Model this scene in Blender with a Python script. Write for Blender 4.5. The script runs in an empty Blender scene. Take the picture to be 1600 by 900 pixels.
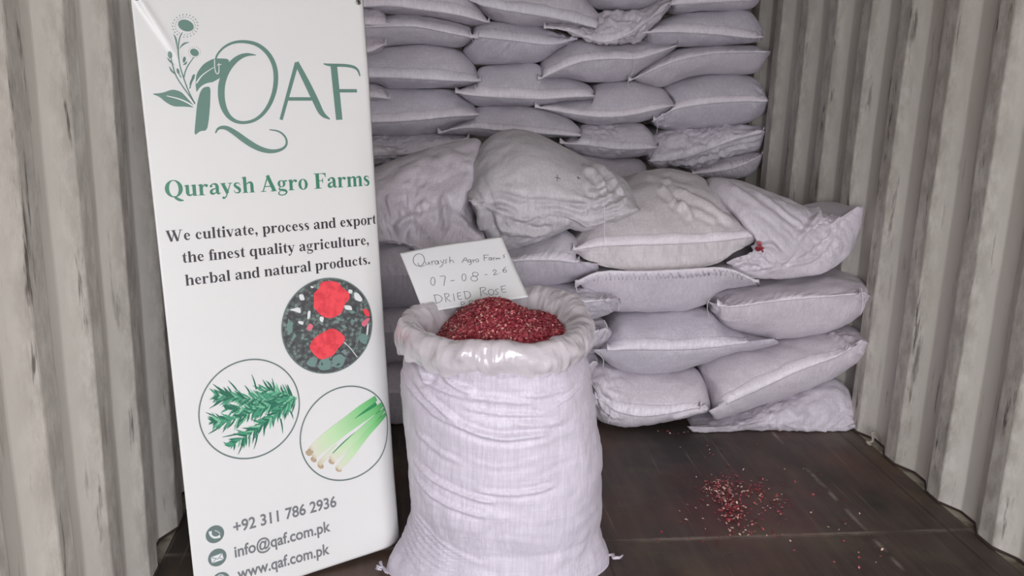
import bpy, bmesh, math, random
import numpy as np
from mathutils import Vector, Matrix, noise as mn
random.seed(7); rng = np.random.default_rng(7)
SC = bpy.context.scene
COL = SC.collection

# ------------------------------------------------------------------ camera
F_PX = 1449.4
PITCH, YAW, ROLL = 0.2505, 0.1162, -0.0279
CAM_H = 1.3537
XR, XL = 1.675, -0.655            # planes of the inward corrugation flats
def cam_axes():
    cy, sy, cp, sp, cr, sr = math.cos(YAW), math.sin(YAW), math.cos(PITCH), math.sin(PITCH), math.cos(ROLL), math.sin(ROLL)
    f = np.array([sy*cp, cy*cp, -sp]); x = np.array([cy, -sy, 0.]); d = np.cross(f, x)
    return np.array([cr*x+sr*d, -sr*x+cr*d, f])
RA = cam_axes(); CP = np.array([0, 0, CAM_H])
cam = bpy.data.cameras.new('camera'); camo = bpy.data.objects.new('camera', cam); COL.objects.link(camo)
cam.sensor_width = 36.0; cam.lens = 36.0*F_PX/1600.0; cam.clip_start = 0.02
m = Matrix.Identity(4)
for i in range(3):
    m[i][0] = RA[0][i]; m[i][1] = -RA[1][i]; m[i][2] = -RA[2][i]; m[i][3] = CP[i]
camo.matrix_world = m
SC.camera = camo

# ------------------------------------------------------------------ light: daylight through the open container end
SC.view_settings.view_transform = 'Standard'; SC.view_settings.look = 'None'
SC.view_settings.gamma = 1.0; SC.view_settings.use_curve_mapping = False
SC.view_settings.exposure = 0.0
SKY = 12.6
Y_OPEN = -2.5                        # where the container is open to the daylight
w = bpy.data.worlds.new('daylight'); SC.world = w; w.use_nodes = True
nt = w.node_tree; nt.nodes.clear()
o_ = nt.nodes.new('ShaderNodeOutputWorld'); bg = nt.nodes.new('ShaderNodeBackground'); tc = nt.nodes.new('ShaderNodeTexCoord')
sx = nt.nodes.new('ShaderNodeSeparateXYZ'); rp = nt.nodes.new('ShaderNodeValToRGB')
mr = nt.nodes.new('ShaderNodeMapRange'); mr.inputs['From Min'].default_value = -0.5; mr.inputs['From Max'].default_value = 0.5
nt.links.new(tc.outputs['Generated'], sx.inputs[0]); nt.links.new(sx.outputs['Z'], mr.inputs['Value'])
nt.links.new(mr.outputs[0], rp.inputs[0]); nt.links.new(rp.outputs[0], bg.inputs['Color']); nt.links.new(bg.outputs[0], o_.inputs[0])
rp.color_ramp.elements[0].color = (.56, .56, .58, 1); rp.color_ramp.elements[0].position = .42
rp.color_ramp.elements[1].color = (1.0, 1.01, 1.05, 1); rp.color_ramp.elements[1].position = .56
bg.inputs['Strength'].default_value = SKY
pl = bpy.data.lights.new('door_opening_daylight', 'AREA'); pl.shape = 'RECTANGLE'; pl.size = 2.4; pl.size_y = 2.42
pl.cycles.is_portal = True
plo = bpy.data.objects.new('door_opening_daylight', pl); COL.objects.link(plo)
plo.location = ((XR+XL)/2, Y_OPEN, 1.2); plo.rotation_euler = (math.radians(90), 0, 0)

# ------------------------------------------------------------------ helpers
def ray(x, y):
    return RA.T @ np.array([(x-800)/F_PX, (y-450)/F_PX, 1.0])
def at_y(x, y, Y):
    d = ray(x, y); return CP + d*(Y/d[1])
def at_z(x, y, Z=0.0):
    d = ray(x, y); return CP + d*((Z-CAM_H)/d[2])
def zoomed(ox, oy, s, pts):
    return [(ox+p[0]/s, oy+p[1]/s) + tuple(p[2:]) for p in pts]

def tag(o, label=None, cat=None, group=None, kind=None):
    if label: o['label'] = label
    if cat: o['category'] = cat
    if group: o['group'] = group
    if kind: o['kind'] = kind
    return o
def mesh_obj(name, verts, faces, mat, parent=None, smooth=True, mats=None, fmat=None):
    me = bpy.data.meshes.new(name)
    me.from_pydata([tuple(map(float, v)) for v in verts], [], [tuple(map(int, f)) for f in faces])
    for mm in (mats or [mat]): me.materials.append(mm)
    if fmat is not None:
        me.polygons.foreach_set('material_index', fmat)
    if smooth: me.polygons.foreach_set('use_smooth', [True]*len(me.polygons))
    me.update()
    o = bpy.data.objects.new(name, me); COL.objects.link(o)
    if parent:
        o.parent = parent; o.matrix_parent_inverse = parent.matrix_basis.inverted()
    return o
def empty(name, loc):
    o = bpy.data.objects.new(name, None); COL.objects.link(o); o.location = loc; o.empty_display_size = .05
    return o
def resample(P, n, closed=False):
    P = np.asarray(P, float)
    if closed: P = np.vstack([P, P[:1]])
    L = np.concatenate([[0], np.cumsum(np.linalg.norm(np.diff(P, axis=0), axis=1))])
    t = np.linspace(0, L[-1], n+1)[:-1] if closed else np.linspace(0, L[-1], n)
    return np.stack([np.interp(t, L, P[:, k]) for k in range(P.shape[1])], 1)
def chaikin(P, it=2, closed=True):
    P = np.asarray(P, float)
    for _ in range(it):
        if closed:
            Q = np.roll(P, -1, 0); P = np.stack([.8*P+.2*Q, .2*P+.8*Q], 1).reshape(-1, P.shape[1])
        else:
            Q = P[1:]; A = P[:-1]; P = np.vstack([P[:1], np.stack([.75*A+.25*Q, .25*A+.75*Q], 1).reshape(-1, P.shape[1]), P[-1:]])
    return P
def normals(V, F):
    V = np.asarray(V); N = np.zeros_like(V)
    F = np.asarray(F)
    a, b, c, d = V[F[:, 0]], V[F[:, 1]], V[F[:, 2]], V[F[:, 3]]
    fn = np.cross(c-a, d-b)
    for k in range(4): np.add.at(N, F[:, k], fn)
    return N/(np.linalg.norm(N, axis=1, keepdims=True)+1e-12)
def nz(V, f, off=(0, 0, 0), st=(1, 1, 1)):
    return np.array([mn.noise(((v[0]*st[0]+off[0])*f, (v[1]*st[1]+off[1])*f, (v[2]*st[2]+off[2])*f)) for v in V])
def creases(V, f, off=0):
    """sharp creased cloth: valleys where warped noise crosses zero"""
    w1 = nz(V, f*.6, (off, 3, 1)); w2 = nz(V, f*.6, (7, off, 2)); W = V + np.stack([w1, w2*0, w2], 1)*(.5/f)
    a = nz(W, f, (off, off*.3, 5)); b = nz(W, f*2.1, (off+9, 1, 5))
    return (np.abs(a)*1.6-.35) + .5*(np.abs(b)*1.6-.35)
def seg_dist(V2, P2):
    """distance of points to a polyline in 2D, with sign and with the fraction along it"""
    best = np.full(len(V2), 1e9); frac = np.zeros(len(V2)); n = len(P2)-1
    for i in range(n):
        a, b = P2[i], P2[i+1]; ab = b-a; t = np.clip(((V2-a)@ab)/(ab@ab+1e-12), 0, 1)
        d = np.linalg.norm(V2-(a+t[:, None]*ab), axis=1); s = d < best
        best[s] = d[s]; frac[s] = (i+t[s])/n
    return best, frac
def fold_disp(V, folds, Y):
    out = np.zeros(len(V))
    for pts, wd, amp in folds:
        P = np.array([at_y(x, y, Y)[[0, 2]] for x, y in pts]); P = chaikin(P, 2, False)
        d, fr = seg_dist(V[:, [0, 2]], P)
        taper = np.clip(np.minimum(fr, 1-fr)*5, 0, 1)
        out += amp*taper*(np.exp(-(d/wd)**2) - .45*np.exp(-((d-1.9*wd)/wd)**2))
    return out
def quad_ring_faces(n, k, close_first=False):
    F = []
    for j in range(k-1):
        for i in range(n):
            a = j*n+i; b = j*n+(i+1) % n
            F.append((a, b, b+n, a+n))
    return F
def tube(P, r, n=8, closed=False):
    P = np.asarray(P, float); m_ = len(P); V = []; F = []
    if np.isscalar(r): r = np.full(m_, r)
    up = np.array([.13, .31, .94])
    for i in range(m_):
        a = P[(i-1) % m_] if (closed or i > 0) else P[i]; b = P[(i+1) % m_] if (closed or i < m_-1) else P[i]
        t = (b-a)/(np.linalg.norm(b-a)+1e-12); u = np.cross(t, up); u /= np.linalg.norm(u)+1e-12; v = np.cross(t, u)
        for k in range(n):
            an = 2*math.pi*k/n; V.append(P[i]+r[i]*(math.cos(an)*u+math.sin(an)*v))
    for i in range(m_ if closed else m_-1):
        for k in range(n):
            a = i*n+k; b = i*n+(k+1) % n; c = ((i+1) % m_)*n+(k+1) % n; d = ((i+1) % m_)*n+k; F.append((a, b, c, d))
    if not closed:
        F.append(tuple(range(n))[::-1]); F.append(tuple(range((m_-1)*n, m_*n)))
    return V, F

# ------------------------------------------------------------------ materials
def srgb(r, g, b):
    f = lambda c: (c/255/12.92) if c/255 <= .04045 else ((c/255+.055)/1.055)**2.4
    return (f(r), f(g), f(b), 1)
class NT:
    def __init__(s, name):
        s.m = bpy.data.materials.new(name); s.m.use_nodes = True; s.t = s.m.node_tree; s.t.nodes.clear()
        s.out = s.t.nodes.new('ShaderNodeOutputMaterial'); s.b = s.t.nodes.new('ShaderNodeBsdfPrincipled')
        s.t.links.new(s.b.outputs[0], s.out.inputs[0]); s.co = s.t.nodes.new('ShaderNodeTexCoord')
    def n(s, typ, **kw):
        x = s.t.nodes.new(typ)
        for k, v in kw.items(): setattr(x, k, v)
        return x
    def l(s, a, b): s.t.links.new(a, b)
    def noise(s, scale, st=(1, 1, 1), detail=4, rough=.55, coord='Object', loc=(0, 0, 0)):
        mp = s.n('ShaderNodeMapping'); mp.inputs['Scale'].default_value = st; mp.inputs['Location'].default_value = loc
        s.l(s.co.outputs[coord], mp.inputs[0]); x = s.n('ShaderNodeTexNoise'); x.inputs['Scale'].default_value = scale
        x.inputs['Detail'].default_value = detail; x.inputs['Roughness'].default_value = rough; s.l(mp.outputs[0], x.inputs['Vector'])
        return x.outputs['Fac']
    def ramp(s, fac, stops):
        r = s.n('ShaderNodeValToRGB'); e = r.color_ramp.elements
        while len(e) < len(stops): e.new(.5)
        for q, (p, c) in zip(e, stops): q.position = p; q.color = c if len(c) == 4 else (*c, 1)
        s.l(fac, r.inputs[0]); return r.outputs[0]
    def mix(s, a, b, fac, mode='MIX'):
        x = s.n('ShaderNodeMix', data_type='RGBA', blend_type=mode)
        for sock, v in ((x.inputs[6], a), (x.inputs[7], b), (x.inputs[0], fac)):
            if isinstance(v, (tuple, list)): sock.default_value = v
            elif isinstance(v, (int, float)): sock.default_value = v
            else: s.l(v, sock)
        return x.outputs[2]
    def math(s, op, a, b=None, c=None, clamp=False):
        x = s.n('ShaderNodeMath', operation=op, use_clamp=clamp)
        for i, v in enumerate((a, b, c)):
            if v is None: continue
            if isinstance(v, (int, float)): x.inputs[i].default_value = v
            else: s.l(v, x.inputs[i])
        return x.outputs[0]
    def bump(s, h, strength=.3, dist=.002, prev=None):
        x = s.n('ShaderNodeBump'); x.inputs['Strength'].default_value = strength; x.inputs['Distance'].default_value = dist
        s.l(h, x.inputs['Height'])
        if prev is not None: s.l(prev, x.inputs['Normal'])
        return x.outputs[0]
    def done(s, col=None, rough=None, nrm=None, **kw):
        for sock, v in (('Base Color', col), ('Roughness', rough), ('Normal', nrm)):
            if v is None: continue
            if isinstance(v, (tuple, list, int, float)): s.b.inputs[sock].default_value = v
            else: s.l(v, s.b.inputs[sock])
        for k, v in kw.items(): s.b.inputs[k].default_value = v
        return s.m
def plain(name, col, rough=.6, **kw): return NT(name).done(col, rough, **kw)

def woven(name, col, bumpk=1.0):
    q = NT(name)
    st = q.noise(1.0, (170, 170, 7), 3, .65)           # upright tape streaks
    st1 = q.noise(1.0, (60, 60, 4), 2, .6, loc=(3, 1, 0))
    st2 = q.noise(1.0, (10, 10, 260), 2, .5)           # weft
    big = q.noise(3.5, (1, 1, 1), 4)
    spk = q.noise(60, (1, 1, 1), 2)
    f_ = lambda k: tuple(min(1, c*k) for c in col[:3])+(1,)
    c1 = q.mix(f_(.93), f_(1.10), q.ramp(st, [(.38, (0, 0, 0)), (.62, (1, 1, 1))]))
    c1 = q.mix(c1, f_(1.2), q.math('MULTIPLY', q.ramp(st1, [(.56, (0, 0, 0)), (.70, (1, 1, 1))]), .6))
    c1 = q.mix(c1, f_(.86), q.math('MULTIPLY', q.ramp(st2, [(.56, (0, 0, 0)), (.72, (1, 1, 1))]), .5))
    c2 = q.mix(c1, f_(.88), q.ramp(big, [(.42, (0, 0, 0)), (.75, (.7, .7, .7))]))
    oi = q.n('ShaderNodeObjectInfo'); rv = q.math('MULTIPLY_ADD', oi.outputs['Random'], .12, .92)
    cm = q.n('ShaderNodeCombineColor'); q.l(rv, cm.inputs[0]); q.l(q.math('MULTIPLY_ADD', oi.outputs['Random'], .09, .935), cm.inputs[1]); q.l(q.math('MULTIPLY_ADD', oi.outputs['Random'], .06, .95), cm.inputs[2])
    c3 = q.mix(c2, cm.outputs[0], 1.0, 'MULTIPLY')
    c4 = q.mix(c3, (.25, .2, .2, 1), q.ramp(spk, [(.80, (0, 0, 0)), (.83, (.8, .8, .8))]))
    b1 = q.bump(st, .5*bumpk, .003); b2 = q.bump(st2, .25*bumpk, .0018, b1)
    cr = q.noise(26, (1, 1, 1.4), 5, .6); b3 = q.bump(cr, .35*bumpk, .006, b2)
    return q.done(c4, .45, b3, **{'Specular IOR Level': .5, 'Sheen Weight': .1})
M_SACK = woven('woven_sack', (.58, .535, .60, 1))
M_SACKW = woven('woven_sack_warm', (.56, .52, .545, 1))
M_SACKB = woven('woven_sack_bright', (.62, .565, .655, 1), 1.0)
M_SEAM = woven('folded_hem', (.74, .685, .755, 1), .6)
M_THREAD = plain('thread', (.7, .66, .7, 1), .8)

q = NT('wall_paint')
base = srgb(220, 216, 209)
big = q.noise(1.6, (1, 1, .35), 5); c = q.mix(base, srgb(205, 200, 192), q.ramp(big, [(.40, (0, 0, 0)), (.66, (1, 1, 1))]))
gr = q.noise(14, (1, 1, .3), 6, .7); c = q.mix(c, srgb(176, 169, 161), q.ramp(gr, [(.62, (0, 0, 0)), (.74, (.75, .75, .75))]))
geo = q.n('ShaderNodeNewGeometry')
pt = q.ramp(geo.outputs['Pointiness'], [(.503, (0, 0, 0)), (.515, (1, 1, 1))])
nb = q.noise(22, (1, 1, .5), 5, .7)
wear = q.math('MULTIPLY', q.ramp(nb, [(.52, (0, 0, 0)), (.60, (1, 1, 1))]), q.noise(3, (1, 1, .6), 3))
dk = q.noise(42, (1, 1, .22), 4, .7, loc=(3, 1, 2)); c = q.mix(c, srgb(80, 72, 66), q.ramp(dk, [(.77, (0, 0, 0)), (.80, (.8, .8, .8))]))
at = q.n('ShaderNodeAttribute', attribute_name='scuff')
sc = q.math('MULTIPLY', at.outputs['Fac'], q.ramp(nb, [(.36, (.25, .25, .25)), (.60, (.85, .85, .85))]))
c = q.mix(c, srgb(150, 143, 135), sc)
at2 = q.n('ShaderNodeAttribute', attribute_name='edge')
er = q.math('MULTIPLY', at2.outputs['Fac'], q.ramp(q.noise(30, (1, 1, .12), 4, .7, loc=(1, 5, 2)), [(.60, (0, 0, 0)), (.68, (.9, .9, .9))]))
c = q.mix(c, srgb(62, 54, 50), er)
bmp = q.bump(q.noise(3, (1, 1, .5), 3), .25, .02); bmp = q.bump(q.noise(55, (1, 1, .3), 4), .12, .002, bmp)
M_WALL = q.done(c, .5, bmp, **{'Specular IOR Level': .4})

q = NT('plywood_floor')
gr = q.noise(1, (22, 1.3, 1), 6, .65); c = q.mix(srgb(62, 50, 45), srgb(86, 72, 64), q.ramp(gr, [(.38, (0, 0, 0)), (.68, (1, 1, 1))]))
b2 = q.noise(1.7, (1, 1, 1), 4); c = q.mix(c, srgb(96, 66, 50), q.ramp(b2, [(.48, (0, 0, 0)), (.66, (.8, .8, .8))])); b4 = q.noise(2.9, (1, 1, 1), 5, .6, loc=(7, 2, 0)); c = q.mix(c, srgb(98, 88, 68), q.ramp(b4, [(.52, (0, 0, 0)), (.70, (.75, .75, .75))]))
b3 = q.noise(2.3, (1, .6, 1), 5, .6, loc=(4, 4, 0)); c = q.mix(c, srgb(47, 42, 38), q.ramp(b3, [(.46, (0, 0, 0)), (.62, (.9, .9, .9))]))
scr = q.noise(1, (90, 2.2, 1), 3, .5, loc=(2, 0, 0)); c = q.mix(c, srgb(128, 118, 108), q.ramp(scr, [(.64, (0, 0, 0)), (.72, (.5, .5, .5))]))
sep = q.n('ShaderNodeSeparateXYZ'); q.l(q.co.outputs['Object'], sep.inputs[0])
def line_mask(coord, pos, half, nzscale, st):
    d = q.math('ABSOLUTE', q.math('SUBTRACT', coord, pos)); wob = q.noise(nzscale, st, 4, .7)
    d = q.math('ADD', d, q.math('MULTIPLY_ADD', wob, .016, -.008))
    return q.math('SUBTRACT', 1.0, q.math('DIVIDE', d, half), clamp=True)
YJ = float(at_z(1130, 840)[1]); XJ = float(at_z(1235, 705)[0]); XJ2 = float(at_z(1450, 800)[0])
m1 = q.math('MULTIPLY', line_mask(sep.outputs['Y'], YJ, .013, 26, (1, 1, 1)), q.ramp(q.noise(3.1, (1, 1, 1), 3), [(.38, (.1, .1, .1)), (.55, (1, 1, 1))]))
c = q.mix(c, srgb(160, 148, 134), q.math('MULTIPLY', m1, .75))
m2 = q.math('MULTIPLY', line_mask(sep.outputs['X'], XJ, .011, 7, (1, 1, 1)), q.ramp(q.noise(5.1, (1, 1, 1), 3, loc=(3, 0, 0)), [(.50, (0, 0, 0)), (.58, (1, 1, 1))]))
c = q.mix(c, srgb(150, 140, 128), q.math('MULTIPLY', m2, .8))
for pos in (XJ2, .55, -.3):
    c = q.mix(c, srgb(34, 29, 26), q.math('MULTIPLY', line_mask(sep.outputs['X'], pos, .009, 5, (1, .4, 1)), .8))
for i in range(7):
    c = q.mix(c, srgb(36, 30, 27), q.math('MULTIPLY', line_mask(sep.outputs['Y'], YJ-.004+1.2*(i-3), .004, 9, (1, 1, 1)), .7))
SP = at_z(1150, 785)
dv = q.n('ShaderNodeVectorMath', operation='DISTANCE'); q.l(q.co.outputs['Object'], dv.inputs[0]); dv.inputs[1].default_value = (SP[0], SP[1], 0)
dm = q.math('SUBTRACT', 1.0, q.math('DIVIDE', q.math('ADD', dv.outputs['Value'], q.math('MULTIPLY_ADD', q.noise(7, (1, 1, 1), 4), .4, -.2)), .30), clamp=True)
c = q.mix(c, srgb(96, 42, 46), q.math('MULTIPLY', dm, .8))
M_FLOOR = q.done(c, q.ramp(b3, [(.3, (.42, .42, .42)), (.7, (.62, .62, .62))]), q.bump(gr, .25, .003))

M_RAIL = NT('sill_paint'); _c = M_RAIL.noise(12, (1, 1, 1), 5); M_RAIL = M_RAIL.done(M_RAIL.mix(srgb(158, 152, 138), srgb(96, 84, 72), M_RAIL.ramp(_c, [(.45, (0, 0, 0)), (.62, (1, 1, 1))])), .7)
M_SEAL = plain('dark_sealant', srgb(58, 48, 42), .7)
M_STEEL = plain('painted_steel_ring', srgb(150, 142, 132), .5)
q = NT('banner_vinyl')
M_VINYL = q.done(q.mix((.73, .72, .715, 1), (.70, .695, .70, 1), q.noise(3, (1, 1, 1), 3)), .36, q.bump(q.noise(4, (1, 1, 1), 2), .1, .01), **{'Specular IOR Level': .5, 'Subsurface Weight': .0})
def ink(n, c, r=.35): return plain('print_'+n, c, r)
I_GREEN = ink('sage_green', srgb(98, 132, 122)); I_HEAD = ink('green', srgb(62, 128, 102)); I_DARK = ink('charcoal', srgb(52, 48, 54))
I_GREY = ink('grey', srgb(118, 120, 124)); I_RING = ink('ring_grey', srgb(104, 120, 118)); I_WHITE = ink('white', (.72, .74, .74, 1))
I_RED = NT('print_red'); I_RED = I_RED.done(I_RED.mix(srgb(236, 76, 86), srgb(214, 58, 70), I_RED.ramp(I_RED.noise(45, (1, 1, 1), 4), [(.45, (0, 0, 0)), (.62, (1, 1, 1))])), .4)
I_PINK = ink('pink', srgb(214, 110, 130))
I_NG = [ink('needle_dark', srgb(38, 104, 84)), ink('needle_mid', srgb(70, 148, 116)), ink('needle_light', srgb(120, 186, 150))]
I_TEAL = ink('leaf_teal', srgb(112, 140, 134)); I_LEAFD = ink('leaf_dark', srgb(64, 78, 76))
q = NT('print_foliage')
vo = q.n('ShaderNodeTexVoronoi'); vo.inputs['Scale'].default_value = 95; q.l(q.co.outputs['Object'], vo.inputs['Vector'])
c = q.mix(srgb(86, 88, 90), srgb(124, 140, 134), q.ramp(q.noise(60, (1, 1, 1), 4), [(.42, (0, 0, 0)), (.6, (1, 1, 1))]))
c = q.mix(c, srgb(60, 58, 62), q.ramp(vo.outputs['Distance'], [(.35, (0, 0, 0)), (.6, (.8, .8, .8))]))
M_FOL = q.done(c, .4)
q = NT('print_stalk')
at = q.n('ShaderNodeAttribute', attribute_name='tint')
c = q.ramp(at.outputs['Fac'], [(0, srgb(196, 180, 158)), (.12, srgb(214, 214, 196)), (.35, srgb(190, 220, 176)), (.7, srgb(126, 196, 128)), (1, srgb(72, 160, 92))])
M_STALK = q.done(c, .4)
I_STALKD = ink('stalk_dark', srgb(44, 138, 84)); I_ROOT = ink('stalk_root', srgb(178, 158, 132))
q = NT('paper')
M_PAPER = q.done((.77, .77, .79, 1), .75, q.bump(q.noise(14, (1, 1, 1), 3), .25, .004))
M_PEN = plain('ballpoint_ink', srgb(92, 92, 98), .6)
# liner film
q = NT('plastic_liner')
tr = q.n('ShaderNodeBsdfTransparent'); mx = q.n('ShaderNodeMixShader'); lw = q.n('ShaderNodeLayerWeight'); lw.inputs['Blend'].default_value = .35
fa = q.math('MULTIPLY_ADD', lw.outputs['Facing'], .22, .74, clamp=True)
q.l(fa, mx.inputs[0]); q.l(tr.outputs[0], mx.inputs[1]); q.l(q.b.outputs[0], mx.inputs[2]); q.l(mx.outputs[0], q.out.inputs[0])
vo = q.n('ShaderNodeTexVoronoi', feature='SMOOTH_F1'); vo.inputs['Scale'].default_value = 24; vo.inputs['Smoothness'].default_value = .15; q.l(q.co.outputs['Object'], vo.inputs['Vector'])
bm_ = q.bump(vo.outputs['Distance'], .45, .012); bm_ = q.bump(q.noise(45, (1, 1, 1.5), 4, .6), .3, .006, bm_)
M_LINER = q.done((.69, .635, .68, 1), .16, bm_, **{'Specular IOR Level': .75, 'Coat Weight': .8, 'Coat Roughness': .08})
q = NT('dried_petals')
at = q.n('ShaderNodeAttribute', attribute_name='tint')
c = q.ramp(at.outputs['Fac'], [(0, srgb(122, 36, 48)), (.45, srgb(166, 58, 72)), (.75, srgb(196, 98, 106)), (.9, srgb(220, 150, 146)), (1, srgb(232, 206, 190))])
M_PETAL = q.done(c, .5)
M_HEAP = plain('petal_heap_core', srgb(104, 24, 34), .8)

# ------------------------------------------------------------------ room: the container
PER = .278; OR = 3.0711; OL = 1.6577
def corr_wall(name, Xp, sgn, off, y0=Y_OPEN, y1=5.8, H=2.4):
    prof = []; k0 = int((y0-off)/PER)-2
    for k in range(k0, k0+44):
        yb = off+k*PER
        prof += [(yb, 0), (yb+.070, 0), (yb+.138, .036), (yb+.210, .036)]
    P = [(y, d) for y, d in prof if y0-.1 < y < y1]
    # bevel the bends: insert neighbours
    Q = []
    for i, (y, d) in enumerate(P):
        if 0 < i < len(P)-1:
            for s in (-1, 1):
                py, pd = P[i+s]; L = math.hypot(py-y, pd-d); e = .003/L
                Q.append((y+(py-y)*e, d+(pd-d)*e, i % 1))
        else: Q.append((y, d, 0))
    V = []; F = []; nz_ = 60; n = len(Q); sc = []; ed = []
    for j in range(nz_+1):
        z = -.03 + (H+.03)*j/nz_
        for (y, d, _) in Q:
            dent = .004*mn.noise((y*3, z*1.5, sgn*4)) + .002*mn.noise((y*14, z*5, sgn*2))
            V.append((Xp+sgn*(d+dent), y, z))
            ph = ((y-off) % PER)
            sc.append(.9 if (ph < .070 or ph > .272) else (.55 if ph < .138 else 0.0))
            ed.append(1.0 if (ph < .012 or ph > .27 or .062 < ph < .076 or .132 < ph < .144) else 0.0)
    for j in range(nz_):
        for i in range(n-1):
            a = j*n+i; f = (a, a+1, a+n+1, a+n); F.append(f if sgn < 0 else f[::-1])
    o = mesh_obj(name, V, F, M_WALL, smooth=False); tag(o, kind='structure')
    for nm, arr in (('scuff', sc), ('edge', ed)):
        a = o.data.attributes.new(nm, 'FLOAT', 'POINT'); a.data.foreach_set('value', arr)
    sol = o.modifiers.new('s', 'SOLIDIFY'); sol.thickness = .004; sol.offset = -1
    # sealant bead along the foot
    s = resample([(Xp+sgn*(d-.001), y, .004) for (y, d, _) in Q], 700)
    s = s + np.stack([[.0015*mn.noise((p[1]*30, 1, 2)) for p in s], s[:, 0]*0, s[:, 0]*0], 1)
    V, F = tube(s, .0045, 6); return V, F
Vr, Fr = corr_wall('wall_right', XR, 1, OR); Vl, Fl = corr_wall('wall_left', XL, -1, OL)
tag(mesh_obj('trim_1', Vr, Fr, M_SEAL), kind='structure'); tag(mesh_obj('trim_2', Vl, Fl, M_SEAL), kind='structure')
def box(x0, x1, y0, y1, z0, z1):
    V = [(x, y, z) for z in (z0, z1) for y in (y0, y1) for x in (x0, x1)]
    return V, [(0, 2, 3, 1), (4, 5, 7, 6), (0, 1, 5, 4), (2, 6, 7, 3), (0, 4, 6, 2), (1, 3, 7, 5)]
def struct(name, b, m): return tag(mesh_obj(name, *b, m, smooth=False), kind='structure')
struct('floor', box(XL-.002, XR+.002, Y_OPEN, 5.5, -.03, 0), M_FLOOR)
struct('trim_3', box(XR+.002, XR+.05, Y_OPEN, 5.5, -.03, .001), M_RAIL); struct('trim_4', box(XL-.05, XL-.002, Y_OPEN, 5.5, -.03, .001), M_RAIL)
struct('ceiling', box(XL-.05, XR+.05, Y_OPEN, 5.5, 2.4, 2.42), M_WALL)
struct('wall_back', box(XL-.05, XR+.05, 5.5, 5.53, -.03, 2.42), M_WALL)

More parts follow.
